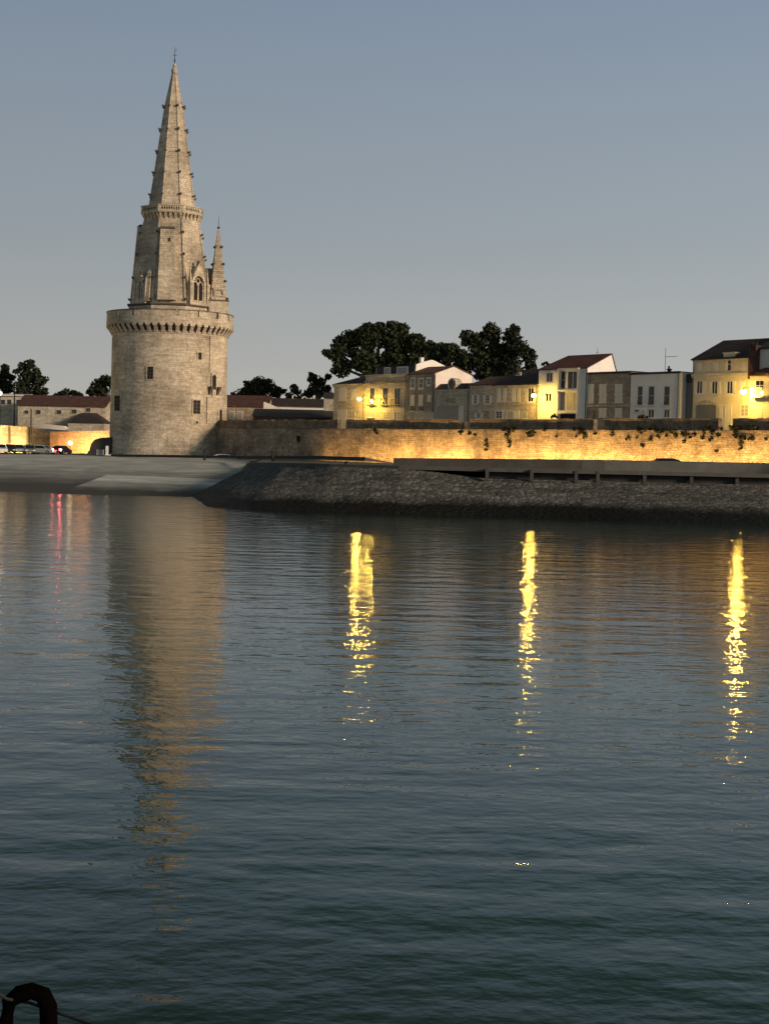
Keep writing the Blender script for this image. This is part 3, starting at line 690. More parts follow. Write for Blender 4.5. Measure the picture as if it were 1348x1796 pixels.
# corner turret with its own small spire
ttx = tx(379.5, 525); tty = -2.2; T = Matrix.Translation((ttx, tty, 0)) @ Matrix.Rotation(R(8), 4, 'Z')
b = MB(); b.box(-1.65, 1.65, -1.65, 1.65, zo0, tz(527), T); ct = b.build('corner_turret', M['tower'], tw)
b = MB(); b.box(-1.75, 1.75, -1.75, 1.75, tz(529), tz(527)+.03, T); b.build('moulding', M['tower_dark'], ct)
zs0, zs1 = tz(526.6), tz(400)
b = MB(); b.hexa([(-1.42, -1.42, zs0), (1.42, -1.42, zs0), (1.42, 1.42, zs0), (-1.42, 1.42, zs0)], [(-.12, -.12, zs1), (.12, -.12, zs1), (.12, .12, zs1), (-.12, .12, zs1)], T); b.build('turret_spire', M['tower'], ct)
b = MB(); b.frame([(-.85, tz(520)), (-.85, tz(508)), (.85, tz(508)), (.85, tz(520)), (-.85, tz(520))], [(-.6, tz(518)), (-.6, tz(510)), (.6, tz(510)), (.6, tz(518)), (-.6, tz(518))], -1.5, -1.2, T); b.box(-1, 1, -1.62, -1.1, tz(508), tz(506), T); b.build('panel_frame', M['tower_light'], ct)
b = MB(); b.tube([(0, 0, zs1-.2), (0, 0, zs1+.3), (0, 0, tz(377))], [.16, .05, .02], 6, T); b.ball((0, 0, zs1+.05), .24, 8, 5, T=T); b.build('finial', M['iron'], ct)
for y in (433, 463, 493, 524):
    k = (tz(y)-zs0)/(zs1-zs0); hh = 1.42+(.12-1.42)*k
    for sx in (-1, 1):
        for sy in (-1, 1):
            b = MB(); b.ball((sx*(hh+.08), sy*(hh+.08), tz(y)), .24, 6, 4, T=T); b.build('crocket', M['tower_dark'], ct)
x0, x1 = tx(353, 500), tx(367, 500)
b = MB(); b.hexa([(x0-1, -1.2, zo0), (x1, -1.2, zo0), (x1, .2, zo0), (x0-1, .2, zo0)], [(x0-1, -1.2, tz(471)), (x1+.3, -1.2, tz(471)), (x1+.3, .2, tz(471)), (x0-1, .2, tz(471))]); lk = b.build('link_wall', M['tower'], tw)
b = MB(); b.box(x0-1, x1+.35, -1.28, .28, tz(471)+.002, tz(469.5)); b.build('coping', M['tower_dark'], lk)
# ================================================================ HOUSES
OFF = 14.0; SZ = 8.75
def fs(x, y=700): return wp(x, y, OFF)[0]
def fz(x, y): return wp(x, y, OFF)[1]
class House:
    def __init__(s, label, x0, x1, ytop, depth=8., m='cream', name='town_house', cat='house', off=0., zmin=None):
        s.off = OFF+off; xm = (x0+x1)/2
        s.s0 = wp(x0, 700, s.off)[0]; s.s1 = wp(x1, 700, s.off)[0]-.03; s.zt = wp(xm, ytop, s.off)[1]; s.dep = depth
        s.base = wbase(s.s0, s.off, SZ); s.o = thing(name, label, cat, s.base, WRZ, 'houses along the street behind the rampart')
        s.w = s.s1-s.s0; s.h = s.zt-SZ
        b = MB(); b.box(0, s.w, 0, depth, -.4, s.h); s.wall = b.build('wall', M[m], s.o)
    def loc(s, x, y):
        a, z = wp(x, y, s.off); return a-s.s0, z-SZ
    def rect(s, x0, y0, x1, y1):
        a = s.loc(x0, (y0+y1)/2)[0]; c = s.loc(x1, (y0+y1)/2)[0]; zt = s.loc((x0+x1)/2, y0)[1]; zb_ = s.loc((x0+x1)/2, y1)[1]; return a, c, zb_, zt
    def window(s, x0, y0, x1, y1, pane='pane', fm='frame', mull=1, bars=2, sill=True, shut=None, T=None, nm='window', e=.09):
        a, c, z0, z1 = s.rect(x0, y0, x1, y1); z0 = max(z0, .12); b = MB()
        b.frame([(a-e, z0-e), (c+e, z0-e), (c+e, z1+e), (a-e, z1+e), (a-e, z0-e)], [(a, z0), (c, z0), (c, z1), (a, z1), (a, z0)], -.05, .02)
        for k in range(mull): x = a+(c-a)*(k+1)/(mull+1); b.box(x-.04, x+.04, -.028, .0, z0, z1)
        for k in range(bars): z = z0+(z1-z0)*(k+1)/(bars+1); b.box(a, c, -.022, -.004, z-.025, z+.025)
        f = b.build(nm, M[fm], s.o)
        b = MB(); b.box(a, c, -.012, .0, z0, z1); b.build('pane', M[pane], f)
        if sill: b = MB(); b.box(a-.2, c+.2, -.2, -.052, z0-e-.12, z0-e); b.build('sill', M['frame'], f)
        if shut:
            hw_ = (c-a)*.55
            for p, q in ((a-e-hw_-.03, a-e-.03), (c+e+.03, c+e+.03+hw_)):
                b = MB(); b.box(p, q, -.07, -.02, z0, z1)
                for k in range(10): z = z0+.1+(z1-z0-.2)*k/10; b.box(p+.08, q-.08, -.085, -.068, z, z+(z1-z0)*.04)
                b.build('shutter', M[shut], f)
        return f
    def closed(s, x0, y0, x1, y1, m='shutter', nm='shutter'):
        a, c, z0, z1 = s.rect(x0, y0, x1, y1); z0 = max(z0, .1); b = MB(); mid = (a+c)/2
        for p, q in ((a, mid-.02), (mid+.02, c)):
            b.box(p, q, -.06, .0, z0, z1)
            for k in range(12): z = z0+.08+(z1-z0-.16)*k/12; b.box(p+.07, q-.07, -.078, -.058, z, z+(z1-z0)*.035)
        b.box(a-.12, c+.12, -.12, -.0, z0-.12, z0-.01); b.box(a-.08, c+.08, -.03, .0, z1+.005, z1+.12); return b.build(nm, M[m], s.o)
    def door(s, x0, y0, x1, y1, m='garage', nm='door'):
        a, c, z0, z1 = s.rect(x0, y0, x1, y1); b = MB(); n_ = max(2, int((c-a)/.5)); z0 = .03
        for k in range(n_): b.box(a+(c-a)*k/n_+.015, a+(c-a)*(k+1)/n_-.015, -.05, .0, z0, z1)
        b.frame([(a-.12, z0), (a-.12, z1+.12), (c+.12, z1+.12), (c+.12, z0)], [(a-.002, z0), (a-.002, z1), (c+.002, z1), (c+.002, z0)], -.09, .0); d = b.build(nm, M[m], s.o)
        b = MB(); b.ball((c-.15, -.09, z0+1.05), .05, 6, 4); b.build('handle', M['iron'], d); return d
    def cornice(s, dz=0., t=.3, p=.25, m='frame', z=None):
        z = (z if z is not None else s.h)+dz; b = MB(); b.box(-.02, s.w+.02, -p, .0, z-t, z); b.box(-.01, s.w+.01, -p*.5, -.001, z-t-.15, z-t-.001); return b.build('cornice', M[m], s.o)
    def gutterpipe(s, x, m='darkframe'):
        a = s.loc(x, 700)[0]; b = MB(); b.tube([(a, -.1, 0), (a, -.1, s.h-.1)], .055, 6); return b.build('downpipe', M[m], s.o)
    def gable(s, ridge, wall_m=None, roof_m='tile', ov=.3, hip_l=0., hip_r=0., ridge_d=.5, name='roof'):
        """ridge parallel to the street, ridge metres above eave; gable walls at the ends unless hipped"""
        d = s.dep; h = s.h; rd = d*ridge_d; t = .14; b = MB()
        e0, e1 = -.12, s.w+.12
        A, B = (e0, -ov, h-ov*ridge/rd), (e1, -ov, h-ov*ridge/rd); Cc, D = (e1, d+ov, h-ov*ridge/(d-rd)), (e0, d+ov, h-ov*ridge/(d-rd)); r0, r1 = (e0+hip_l, rd, h+ridge), (e1-hip_r, rd, h+ridge)
        up = lambda p: (p[0], p[1], p[2]+t)
        vs = [A, B, Cc, D, r0, r1]+[up(p) for p in (A, B, Cc, D, r0, r1)]
        b.add(vs, [(6, 7, 11, 10), (8, 9, 10, 11), (7, 8, 11), (9, 6, 10), (0, 4, 5, 1), (2, 5, 4, 3), (1, 5, 2), (3, 4, 0), (0, 1, 7, 6), (1, 2, 8, 7), (2, 3, 9, 8), (3, 0, 6, 9)])
        if hip_l == 0 or hip_r == 0:   # leave the gable ends open for the wall
            b = MB(); b.add(vs, [(6, 7, 11, 10), (8, 9, 10, 11), (0, 4, 5, 1), (2, 5, 4, 3), (0, 1, 7, 6), (2, 3, 9, 8), (1, 5, 11, 7), (5, 2, 8, 11), (4, 0, 6, 10), (3, 4, 10, 9)])
            if hip_l: b.add([A, D, r0, up(A), up(D), up(r0)], [(4, 3, 5), (0, 1, 2)])
            if hip_r: b.add([B, Cc, r1, up(B), up(Cc), up(r1)], [(3, 4, 5)])
        rf = b.build(name, M[roof_m], s.o); g = MB()
        for x0, x1, hp in ((.0, .25, hip_l), (s.w-.25, s.w, hip_r)):
            if not hp: g.hexa([(x0, 0, h+.002), (x1, 0, h+.002), (x1, d, h+.002), (x0, d, h+.002)], [(x0, rd-.01, h+ridge-.02), (x1, rd-.01, h+ridge-.02), (x1, rd+.01, h+ridge-.02), (x0, rd+.01, h+ridge-.02)])
        if g.v: g.build('gable_wall', M[wall_m or 'cream'], s.o)
        return rf
    def chimney(s, x, y, w_=.9, d=.6, hh=1.2, dep=3., m='brownstone', parent=None, pots=2):
        a, z = s.loc(x, y); a = a+0; b = MB(); b.box(a-w_/2, a+w_/2, dep, dep+d, z-hh-1.5, z); b.box(a-w_/2-.08, a+w_/2+.08, dep-.08, dep+d+.08, z-.2, z-.05)
        for k in range(pots): b.tube([(a-w_/4+k*w_/2, dep+d/2, z), (a-w_/4+k*w_/2, dep+d/2, z+.35)], .13, 8)
        return b.build('chimney', M[m], parent or s.o)
# H1
H = House('narrow low cream house at the left end of the row, washed yellow by wall lamps', 585, 640, 673.5, 9, 'cream_stone')
H.cornice(0, .35, .35, 'cream_stone'); rf = H.gable(1.5, roof_m='tile_dark', wall_m='cream_stone', hip_l=3)
b = MB(); a, z = H.loc(608, 665); b.box(a-2, a+1.6, 4.2, 6.5, z-.6, z+.9); b.build('roof_lantern', M['lead'], rf)
H.closed(594, 681, 607, 702); H.closed(615, 683, 625, 700, 'frame'); H.door(593, 719, 607, 738, 'shutter'); H.window(612, 722, 622, 733, 'curtain'); H.gutterpipe(638)
b = MB(); a = H.rect(585, 705, 640, 706); b.box(0, H.w, -.08, 0, a[2]-.1, a[2]+.05); b.build('string_course', M['cream_stone'], H.o)
# H2
H = House('cream house with parapet, dark attic storey and three tall paired windows', 640.3, 714.5, 656.5, 9, 'cream_stone')
H.cornice(-.95, .3, .3, 'brownstone'); H.cornice(.02, .15, .15, 'cream_stone')
for x0, x1 in ((649.5, 656.5), (671.5, 679.5), (692, 701)): H.window(x0, 681, x1, 709.5 if x0 > 660 else 700, mull=1, bars=0, fm='frame')
for x0, x1 in ((649, 658), (670, 680), (690, 702)):
    a, c, z0, z1 = H.rect(x0, 711, x1, 712); b = MB(); b.box(a-.2, c+.2, -.5, -.21, z0+.0, z0+.12)
    for k in range(9): xx = a-.15+(c-a+.3)*k/8; b.box(xx-.02, xx+.02, -.48, -.44, z0+.12, z0+1.0)
    b.box(a-.2, c+.2, -.49, -.43, z0+1.0, z0+1.06); b.build('balcony', M['iron'], H.o)
H.window(673, 723, 683, 735, 'curtain'); H.door(687, 724, 691.5, 735, 'shutter'); H.window(697, 723, 706, 735, 'curtain'); H.window(645, 723, 655, 731, 'curtain'); H.gutterpipe(711)
b = MB(); b.box(.8, H.w-.2, 1.6, 8, H.h+.002, H.h+1.45); at = b.build('attic', M['slate'], H.o)
b = MB(); b.hexa([(.4, 1.2, H.h+1.45), (H.w+.05, 1.2, H.h+1.45), (H.w+.05, 8.4, H.h+1.45), (.4, 8.4, H.h+1.45)], [(2, 4.0, H.h+1.55), (H.w+.02, 4.0, H.h+1.55), (H.w+.02, 5.5, H.h+1.55), (2, 5.5, H.h+1.55)]); b.build('roof', M['tile'], H.o)
for x0, x1 in ((675.5, 684), (697.5, 715)):
    p = onpl(x0, 652, WA0+WN*(OFF+1.6), WN); q = onpl(x1, 652, WA0+WN*(OFF+1.6), WN); a = (p-WA0).dot(WD)-H.s0; c = min((q-WA0).dot(WD)-H.s0, H.w-.35); b = MB(); z0, z1 = H.h+.12, H.h+1.1
    b.frame([(a-.15, z0), (a-.15, z1+.15), (c+.15, z1+.15), (c+.15, z0)], [(a, z0), (a, z1), (c, z1), (c, z0)], 1.45, 1.75); d_ = b.build('dormer_window', M['white'], at); b = MB(); b.box(a, c, 1.56, 1.598, z0, z1); b.build('pane', M['curtain'], d_)
b = MB(); b.hexa([(H.w+.06, 1.2, H.h-.3), (H.w+.3, 1.2, H.h-.3), (H.w+.3, 8.6, H.h-.3), (H.w+.06, 8.6, H.h-.3)], [(H.w+.06, 1.4, H.h+1.5), (H.w+.3, 1.4, H.h+1.5), (H.w+.3, 8.5, H.h+1.2), (H.w+.06, 8.5, H.h+1.2)])
b.hexa([(H.w+.06, 1.4, H.h+1.5), (H.w+.3, 1.4, H.h+1.5), (H.w+.3, 8.5, H.h+1.2), (H.w+.06, 8.5, H.h+1.2)], [(H.w+.06, 4.4, H.h+2.35), (H.w+.3, 4.4, H.h+2.35), (H.w+.3, 4.8, H.h+2.35), (H.w+.06, 4.8, H.h+2.35)]); b.build('gable_wall', M['white'], H.o)
b = MB(); b.box(H.w-1.0, H.w-.5, 3, 3.6, H.h+1.4, H.h+2.7); b.build('chimney', M['white'], H.o)
b = MB(); b.box(.1, 2.3, 2.0, 2.8, H.h-.2, H.h+1.3); b.build('chimney', M['cream_stone'], H.o)
# H3
H = House('dark grey-brown stone house with narrow white upper windows and a white gable end', 715, 762.5, 655.5, 7.5, 'brownstone')
H.cornice(0, .2, .2, 'brownstone')
for x0, x1, y0, y1 in ((721.5, 726.5, 664, 680), (735.5, 741.5, 665, 680), (749.5, 754.5, 664, 674)): H.window(x0, y0, x1, y1, 'pane', mull=1, bars=1, e=.2)
H.closed(720, 694, 727, 710); H.closed(734, 694, 741.5, 711); H.closed(749.5, 694, 756, 703.5); H.window(721, 713, 727, 720, 'pane', 'darkframe'); H.window(735, 713, 741, 720, 'pane', 'darkframe')
b = MB(); a, c, z0, z1 = H.rect(715, 722, 762, 736); b.box(.0, H.w, -.15, -.001, 0, z1); b.build('plinth', M['greybeige'], H.o); H.gutterpipe(760)
H.gable(1.2, 'pinkwhite', 'tile'); b = MB(); b.box(H.w+.001, H.w+.03, 0.02, 7.48, 0, H.h); b.build('side_wall', M['pinkwhite'], H.o)
# H4
H = House('low ashlar building with a wide garage door and one round dormer', 763, 822.5, 683, 8.5, 'greybeige')
H.cornice(0, .2, .2, 'greybeige')
b = MB(); b.hexa([(0, -.2, H.h), (H.w, -.2, H.h), (H.w, 8.5, H.h), (0, 8.5, H.h)], [(0, 1.0, H.h+.95), (H.w, 1.0, H.h+.95), (H.w, 8.4, H.h+1.1), (0, 8.4, H.h+1.1)]); rf = b.build('roof', M['tile_dark'], H.o)
a, z = H.loc(792, 674); r0_ = .95; b = MB(); ptsO = [(a+r0_*math.cos(t), z+r0_*math.sin(t)) for t in np.linspace(0, 2*math.pi, 17)]; ptsI = [(a+(x-a)*.7, z+(zz-z)*.7) for x, zz in ptsO]
b.frame(ptsO, ptsI, -.05, 1.2); dm = b.build('round_dormer', M['greybeige'], rf); b = MB(); b.prism(ptsI[:-1], .1, .16); b.build('pane', M['pane'], dm)
a, z = H.loc(790, 702); b = MB(); b.box(a-1.0, a+1.0, -.05, -.001, z-.35, z+.35); b.build('plaque', M['brownstone'], H.o)
H.door(768, 712.5, 801, 734, 'garage', 'garage_door'); H.door(806, 713, 812, 736, 'shutter'); H.gutterpipe(821)
# H5
H = House('small grey stone house with two pairs of open white shutters', 823, 864.6, 675, 8, 'greybeige')
H.gable(1.3, 'greybeige', 'tile', hip_l=0, hip_r=0); H.cornice(0, .2, .2, 'greybeige')
H.window(831, 693, 836, 707.5, shut='shutter'); H.window(851.5, 693, 857.5, 707.5, shut='shutter'); H.window(836, 724, 842, 733, shut='shutter'); H.door(850, 722, 857, 736, 'brownstone')
# H6
H = House('wide cream terrace house with dark roof, a lamp at its right corner', 865, 942.4, 674, 9, 'cream_stone')
rf = H.gable(2.3, 'cream_stone', 'tile_dark', hip_l=1.2); H.cornice(0, .25, .25, 'cream_stone'); H.chimney(886, 655, .9, .6, 1.5, 2.5, 'greybeige')
H.closed(871.5, 682, 878, 704); H.closed(881.5, 682, 888, 704); H.closed(897, 682, 903, 704); H.closed(907, 682, 912, 704); H.window(926.5, 681, 935, 704, mull=1, bars=0, shut='shutter')
H.window(869.5, 722, 880, 733, 'pane', e=.25); H.window(890, 722, 899, 733, 'curtain', e=.25); H.window(915, 723, 923, 733, 'curtain'); H.door(903, 722, 909, 736, 'shutter')
b = MB(); a = H.rect(865, 708, 942, 709); b.box(0, H.w, -.14, 0, a[2]-.1, a[2]+.12); b.build('string_course', M['cream_stone'], H.o); H.gutterpipe(941)
# H7
H = House('tall white modern house with stacked glass bays and red hipped roof', 943, 1028.5, 647, 5.6, 'white')
rf = H.gable(2.1, 'white', 'tile_red', ov=.2, hip_l=1.2, ridge_d=.84); H.window(958.5, 654.5, 968, 669, bars=0); H.window(957, 690.5, 966.5, 703.5, bars=0)
H.window(984, 652, 991, 681, mull=0, bars=1, sill=False); H.window(995.5, 652, 1013, 681, mull=1, bars=0, sill=False); H.window(982.5, 689, 991, 719.5, 'curtain', mull=0, bars=0, sill=False); H.window(994, 689, 1013, 719.5, 'curtain', mull=1, bars=0, sill=False)
H.window(983, 727, 1012, 736, 'opening', 'darkframe', mull=0, bars=0, sill=False); a, c, z0, z1 = H.rect(981, 648, 1016, 722)
b = MB(); b.box(a, a+.22, -.55, 0, 0, z1+.15); b.box(c-.1, c+.15, -.55, 0, 0, z1+.15); b.box(a+.22, c-.1, -.55, 0, z1-.05, z1+.15); zz = H.rect(981, 683.5, 1016, 686.5); b.box(a+.22, c-.1, -.5, 0, zz[2], zz[3]); zz = H.rect(981, 720.5, 1016, 725); b.box(a+.22, c-.1, -.5, 0, zz[2], zz[3]); b.build('bay_frame', M['white'], H.o)
for sx in (1000, 1003, 1006, 1009):
    pass
H.chimney(1023, 627, .8, .6, 1.2, 3.5, 'slate'); H.chimney(960, 641, .8, .6, .3, 2.5, 'slate'); H.gutterpipe(1027)
b = MB(); a, z = H.loc(1007, 626); b.tube([(a, 4.5, z-1.5), (a, 4.5, z+1.5)], .03, 5)
for k, wd in ((1.3, .35), (1.0, .5), (.75, .4)): b.tube([(a-wd, 4.5, z+k-.4), (a+wd, 4.5, z+k-.4)], .02, 4)
b.build('antenna', M['lead'], H.o)
# H8
H = House('brown stone house with three columns of closed pale shutters', 1029.3, 1103.8, 653.5, 8.5, 'brownstone')
H.cornice(.1, .12, .25, 'slate'); b = MB(); b.box(0, H.w, .1, 8.5, H.h, H.h+.15); b.build('roof', M['slate'], H.o)
for x0, x1 in ((1030.5, 1041), (1050.5, 1063), (1078, 1091)):
    H.closed(x0, 675, x1, 690.5); H.closed(x0, 691.5, x1, 706, 'shutter')
H.closed(1050, 717, 1063, 731); H.closed(1078, 717, 1090, 731); H.door(1031, 722, 1039, 738, 'brownstone'); a = H.rect(1029, 711, 1104, 712); b = MB(); b.box(0, H.w, -.2, 0, a[2]-.1, a[2]+.15); b.build('string_course', M['greybeige'], H.o)
# H9
H = House('flat-roofed white house with three tall dark windows and a roof aerial', 1104.6, 1191.5, 654, 8.5, 'white')
H.cornice(.12, .12, .2, 'slate'); b = MB(); b.box(.1, H.w-.1, .1, 8.4, H.h, H.h+.1); b.build('roof', M['slate'], H.o)
for x0, x1 in ((1118, 1126), (1137, 1146.5), (1164.5, 1173.5)):
    f = H.window(x0, 678, x1, 710, mull=0, bars=1, fm='frame', e=.06); a, c, z0, z1 = H.rect(x0, 704, x1, 710); b = MB()
    for k in range(7): xx = a+(c-a)*k/6; b.box(xx-.02, xx+.02, -.12, -.09, z0, z1)
    b.box(a, c, -.13, -.08, z1, z1+.05); b.build('guard_rail', M['lead'], f)
H.window(1137, 718.5, 1146, 732, bars=0); H.window(1164.5, 718.5, 1173, 732, bars=0); H.window(1112, 719, 1120, 722, bars=0, mull=0); H.door(1124, 720, 1130, 738, 'shutter')
H.chimney(1153.5, 645, .35, .35, .6, 2, 'iron', pots=1); H.gutterpipe(1188)
b = MB(); a, z = H.loc(1147.5, 650); b.tube([(a, 2, z-.2), (a, 2, z+3.1)], .035, 5); b.tube([(a-.1, 2, z+1.9), (a+1.9, 2, z+1.9)], .03, 4)
for k in range(7): b.tube([(a+.3+k*.25, 1.7, z+1.9), (a+.3+k*.25, 2.3, z+1.9)], .015, 4)
b.build('antenna', M['lead'], H.o)
# gap building
H = House('narrow recessed grey metal-clad infill between two pale houses', 1192.5, 1217, 657.5, 7, 'tin', name='infill_building', cat='building', off=1.2)
H.cornice(0, .9, .1, 'slate'); b = MB(); b.box(0, H.w, 0, 7, H.h, H.h+.12); b.build('roof', M['slate'], H.o); H.door(1196, 674, 1211, 722, 'tin')
# H10
H = House('three storey cream corner house under a dark hipped roof, arched garage below', 1212.5, 1324, 627.5, 10, 'cream')
rf = H.gable(2.45, 'pinkwhite', 'tile_dark', hip_l=1.2, ov=.35, ridge_d=.45)
a = H.rect(1212, 655.5, 1324, 656.5); b = MB(); b.box(-.05, H.w, -.25, 0, a[2]-.12, a[2]+.15); b.box(-.03, H.w, -.12, 0, a[2]-.35, a[2]-.125); b.build('string_course', M['cream'], H.o)
H.cornice(-.05, .15, .18, 'cream')
for x0, x1 in ((1221.5, 1229.5), (1249, 1257.5), (1301, 1309.5)): H.closed(x0, 637, x1, 650)
f = H.window(1275.5, 628, 1283, 649.5, bars=1, mull=0); a, c, z0, z1 = H.rect(1269, 620, 1288, 630); b = MB(); b.prism([(a, z0), (c, z0), (c, z1), (a, z1)], -.12, 1.3); b.box(a-.12, c+.12, -.2, 1.35, z1, z1+.16); b.box(a, a+.5, -.11, -.0, H.rect(1275, 628, 1283, 650)[2], z0); b.box(c-.5, c, -.11, -.0, H.rect(1275, 628, 1283, 650)[2], z0); b.build('dormer', M['cream'], rf)
for x0, x1 in ((1222, 1230.5), (1248.5, 1257), (1275, 1283.5)): H.window(x0, 669, x1, 690, bars=0, shut='shutter')
H.closed(1296, 668, 1306, 689); H.door(1222, 711.5, 1254, 732, 'tin', 'garage_door'); a, c, z0, z1 = H.rect(1221, 707, 1255, 711)
b = MB(); b.frame([(a-.2, z0)]+[(lerp(a-.2, c+.2, t), z0+.45*math.sin(math.pi*t)+.2) for t in np.linspace(0, 1, 9)]+[(c+.2, z0)], [(a, z0)]+[(lerp(a, c, t), z0+.3*math.sin(math.pi*t)) for t in np.linspace(0, 1, 9)]+[(c, z0)], -.12, 0); b.build('arch', M['cream_stone'], H.o)
H.door(1272, 711, 1281, 735, 'shutter'); H.closed(1260, 711, 1266, 733); H.window(1299, 711, 1311, 729, 'curtain', e=.16); H.gutterpipe(1214.5)
# H11
H = House('yellow lit house at the right edge with a railed balcony window', 1313, 1420, 652.5, 9, 'cream', off=-1.1)
H.cornice(.05, .25, .35, 'tile'); rf = H.gable(1.6, 'cream', 'tile', hip_l=3)
H.window(1324.5, 668, 1338, 693, bars=2); a, c, z0, z1 = H.rect(1322, 694, 1343, 696); b = MB(); b.box(a, c, -.9, 0, z0-.1, z0+.08)
for k in range(14): xx = a+.03+(c-a-.06)*k/13; b.box(xx-.02, xx+.02, -.88, -.84, z0+.08, z0+1.0)
b.box(a, c, -.89, -.83, z0+1.0, z0+1.06); b.build('balcony', M['white'], H.o); H.closed(1327, 714, 1336, 731); H.window(1358, 668, 1372, 693); H.window(1356, 712, 1370, 731, 'curtain')
H = House('tall pale gabled block with a red-brown chimney rising behind the right-edge house', 1327, 1440, 608, 9, 'pinkwhite', off=.5)
H.gable(2.0, 'pinkwhite', 'tile_dark', hip_r=0); H.chimney(1326, 606, 1.1, .8, 2.6, -.85, 'tile')
# ---- low houses between tower and row
def shed(name, label, pts, y0, Y, dep, eave_y, ridge_y, m, rm, extra=None):
    """simple gabled building: pts = (x0,x1) pixels, at depth Y, ridge along X"""
    x0, x1 = pts; a = atY(x0, eave_y, Y); c = atY(x1, eave_y, Y); r = atY((x0+x1)/2, ridge_y, Y+dep/2); base = Vector((a.x, Y, y0)); o = thing(name, label, 'house', base)
    w_ = c.x-a.x; h = (a.z+c.z)/2-y0; rh = r.z-y0; b = MB(); b.box(0, w_, 0, dep, 0, h); b.hexa([(0, 0, h+.002), (w_, 0, h+.002), (w_, dep, h+.002), (0, dep, h+.002)], [(0, dep/2-.02, rh-.15), (w_, dep/2-.02, rh-.15), (w_, dep/2+.02, rh-.15), (0, dep/2+.02, rh-.15)]); b.build('wall', M[m], o)
    b = MB(); k = (rh-h)/(dep/2); e = .35
    for s_ in (-1, 1):
        yo = dep/2+s_*(dep/2+e); b.hexa([(-.2, dep/2, rh), (w_+.2, dep/2, rh), (w_+.2, yo, h-e*k), (-.2, yo, h-e*k)], [(-.2, dep/2, rh+.15), (w_+.2, dep/2, rh+.15), (w_+.2, yo, h-e*k+.15), (-.2, yo, h-e*k+.15)])
    b.build('roof', M[rm], o); return o, w_, h, rh
o, w_, h, rh = shed('low_house', 'low house with long rust-brown tiled roof just right of the tower', (376, 470), 4, 272, 12, 712, 694.5, 'brownstone', 'tile')
for x in (407, 421):
    p = atY(x, 727, 272)-o.location; b = MB(); b.box(p.x-.55, p.x+.55, -.06, 0, p.z-.8, p.z+.6); f = b.build('window', M['frame'], o); b = MB(); b.box(p.x-.42, p.x+.42, -.075, -.055, p.z-.7, p.z+.5); b.build('pane', M['curtain'], f)
shed('low_house', 'low house with dark ridge roof and pale gable wall left of the pale chimneys', (452, 575), 4, 279, 10, 712, 700, 'white', 'tile_dark')
o, w_, h, rh = shed('low_house', 'nearest low shed with black sloping roof over the rampart top', (444, 583), 4, 258, 9, 731, 719.5, 'conc_dark', 'slate')
b = MB(); b.hexa([(1.0, 9.2, h-.3), (9, 9.2, h-.3), (9, 9.8, h-.3), (1.0, 9.8, h-.3)], [(1.0, 9.2, rh+1.4), (1.2, 9.2, rh+1.5), (1.2, 9.8, rh+1.5), (1.0, 9.8, rh+1.4)]); b.build('gable_wall', M['white'], o)
o, w_, h, rh = shed('low_house', 'small pale walled annexe tucked against the left end of the row', (568, 590), 8, 262, 6, 697, 690, 'greybeige', 'tile_dark')
for i, (x, y, hh, lab) in enumerate(((513, 694, 1.9, 'left thin pale chimney pipe above the low roofs beside the tower'), (530, 697, 2.2, 'middle thin pale chimney pipe above the low roofs beside the tower'), (545, 699, 1.4, 'right stubby pale chimney pipe above the low roofs, nearest the row'))):
    p = atY(x, y, 284); b = MB(); b.tube([(p.x, p.y, p.z-3.5), (p.x, p.y, p.z)], .16, 8); b.tube([(p.x, p.y, p.z), (p.x+.5, p.y, p.z+.15), (p.x+.8, p.y, p.z-.2)], .12, 6); tag(b.build('chimney_pipe', M['frame']), lab, 'chimney pipe', 'chimney pipes on the low roofs')
# ---- left side buildings
o, w_, h, rh = shed('barn_house', 'long grey stone building under a dark red tiled roof left of the tower', (32, 186), 4, 300, 12, 711.5, 695, 'greybeige', 'tile')
for x, y, s_ in ((47, 723, .5), (68, 723, .6), (104, 723, .6), (131, 722, .6), (155, 719, .6)):
    p = atY(x, y, 300)-o.location; b = MB(); b.box(p.x-s_, p.x+s_, -.08, 0, p.z-s_*.8, p.z+s_*.9); f = b.build('window', M['greybeige'], o); b = MB(); b.box(p.x-s_*.75, p.x+s_*.75, -.1, -.075, p.z-s_*.6, p.z+s_*.7); b.build('pane', M['pane'], f)
p0 = atY(120, 741, 292)-o.location; p1 = atY(183, 741, 292)-o.location; b = MB(); b.box(p0.x, p1.x, -8, -.1, 0, p0.z); lt = b.build('lean_to', M['greybeige'], o)
b = MB(); zt = (atY(140, 729, 300)-o.location).z; b.hexa([(p0.x-.3, -8.3, p0.z), (p1.x+.3, -8.3, p0.z), (p1.x+.3, -.1, p0.z), (p0.x-.3, -.1, p0.z)], [(p0.x+1, -4.2, zt), (p1.x-3, -4.2, zt), (p1.x-3, -.1, zt+.6), (p0.x+1, -.1, zt+.6)]); b.build('roof', M['tile_dark'], lt)
o, w_, h, rh = shed('flat_block', 'beige block with pale roof edge at the far left under the trees', (-30, 45), 4, 310, 10, 694, 692, 'cream_stone', 'white')
for x in (6, 17, 33): p = atY(x, 705, 310)-o.location; b = MB(); b.box(p.x-.6, p.x+.6, -.06, 0, p.z-.6, p.z+.6); f = b.build('window', M['frame'], o); b = MB(); b.box(p.x-.45, p.x+.45, -.075, -.055, p.z-.5, p.z+.5); b.build('pane', M['pane'], f)
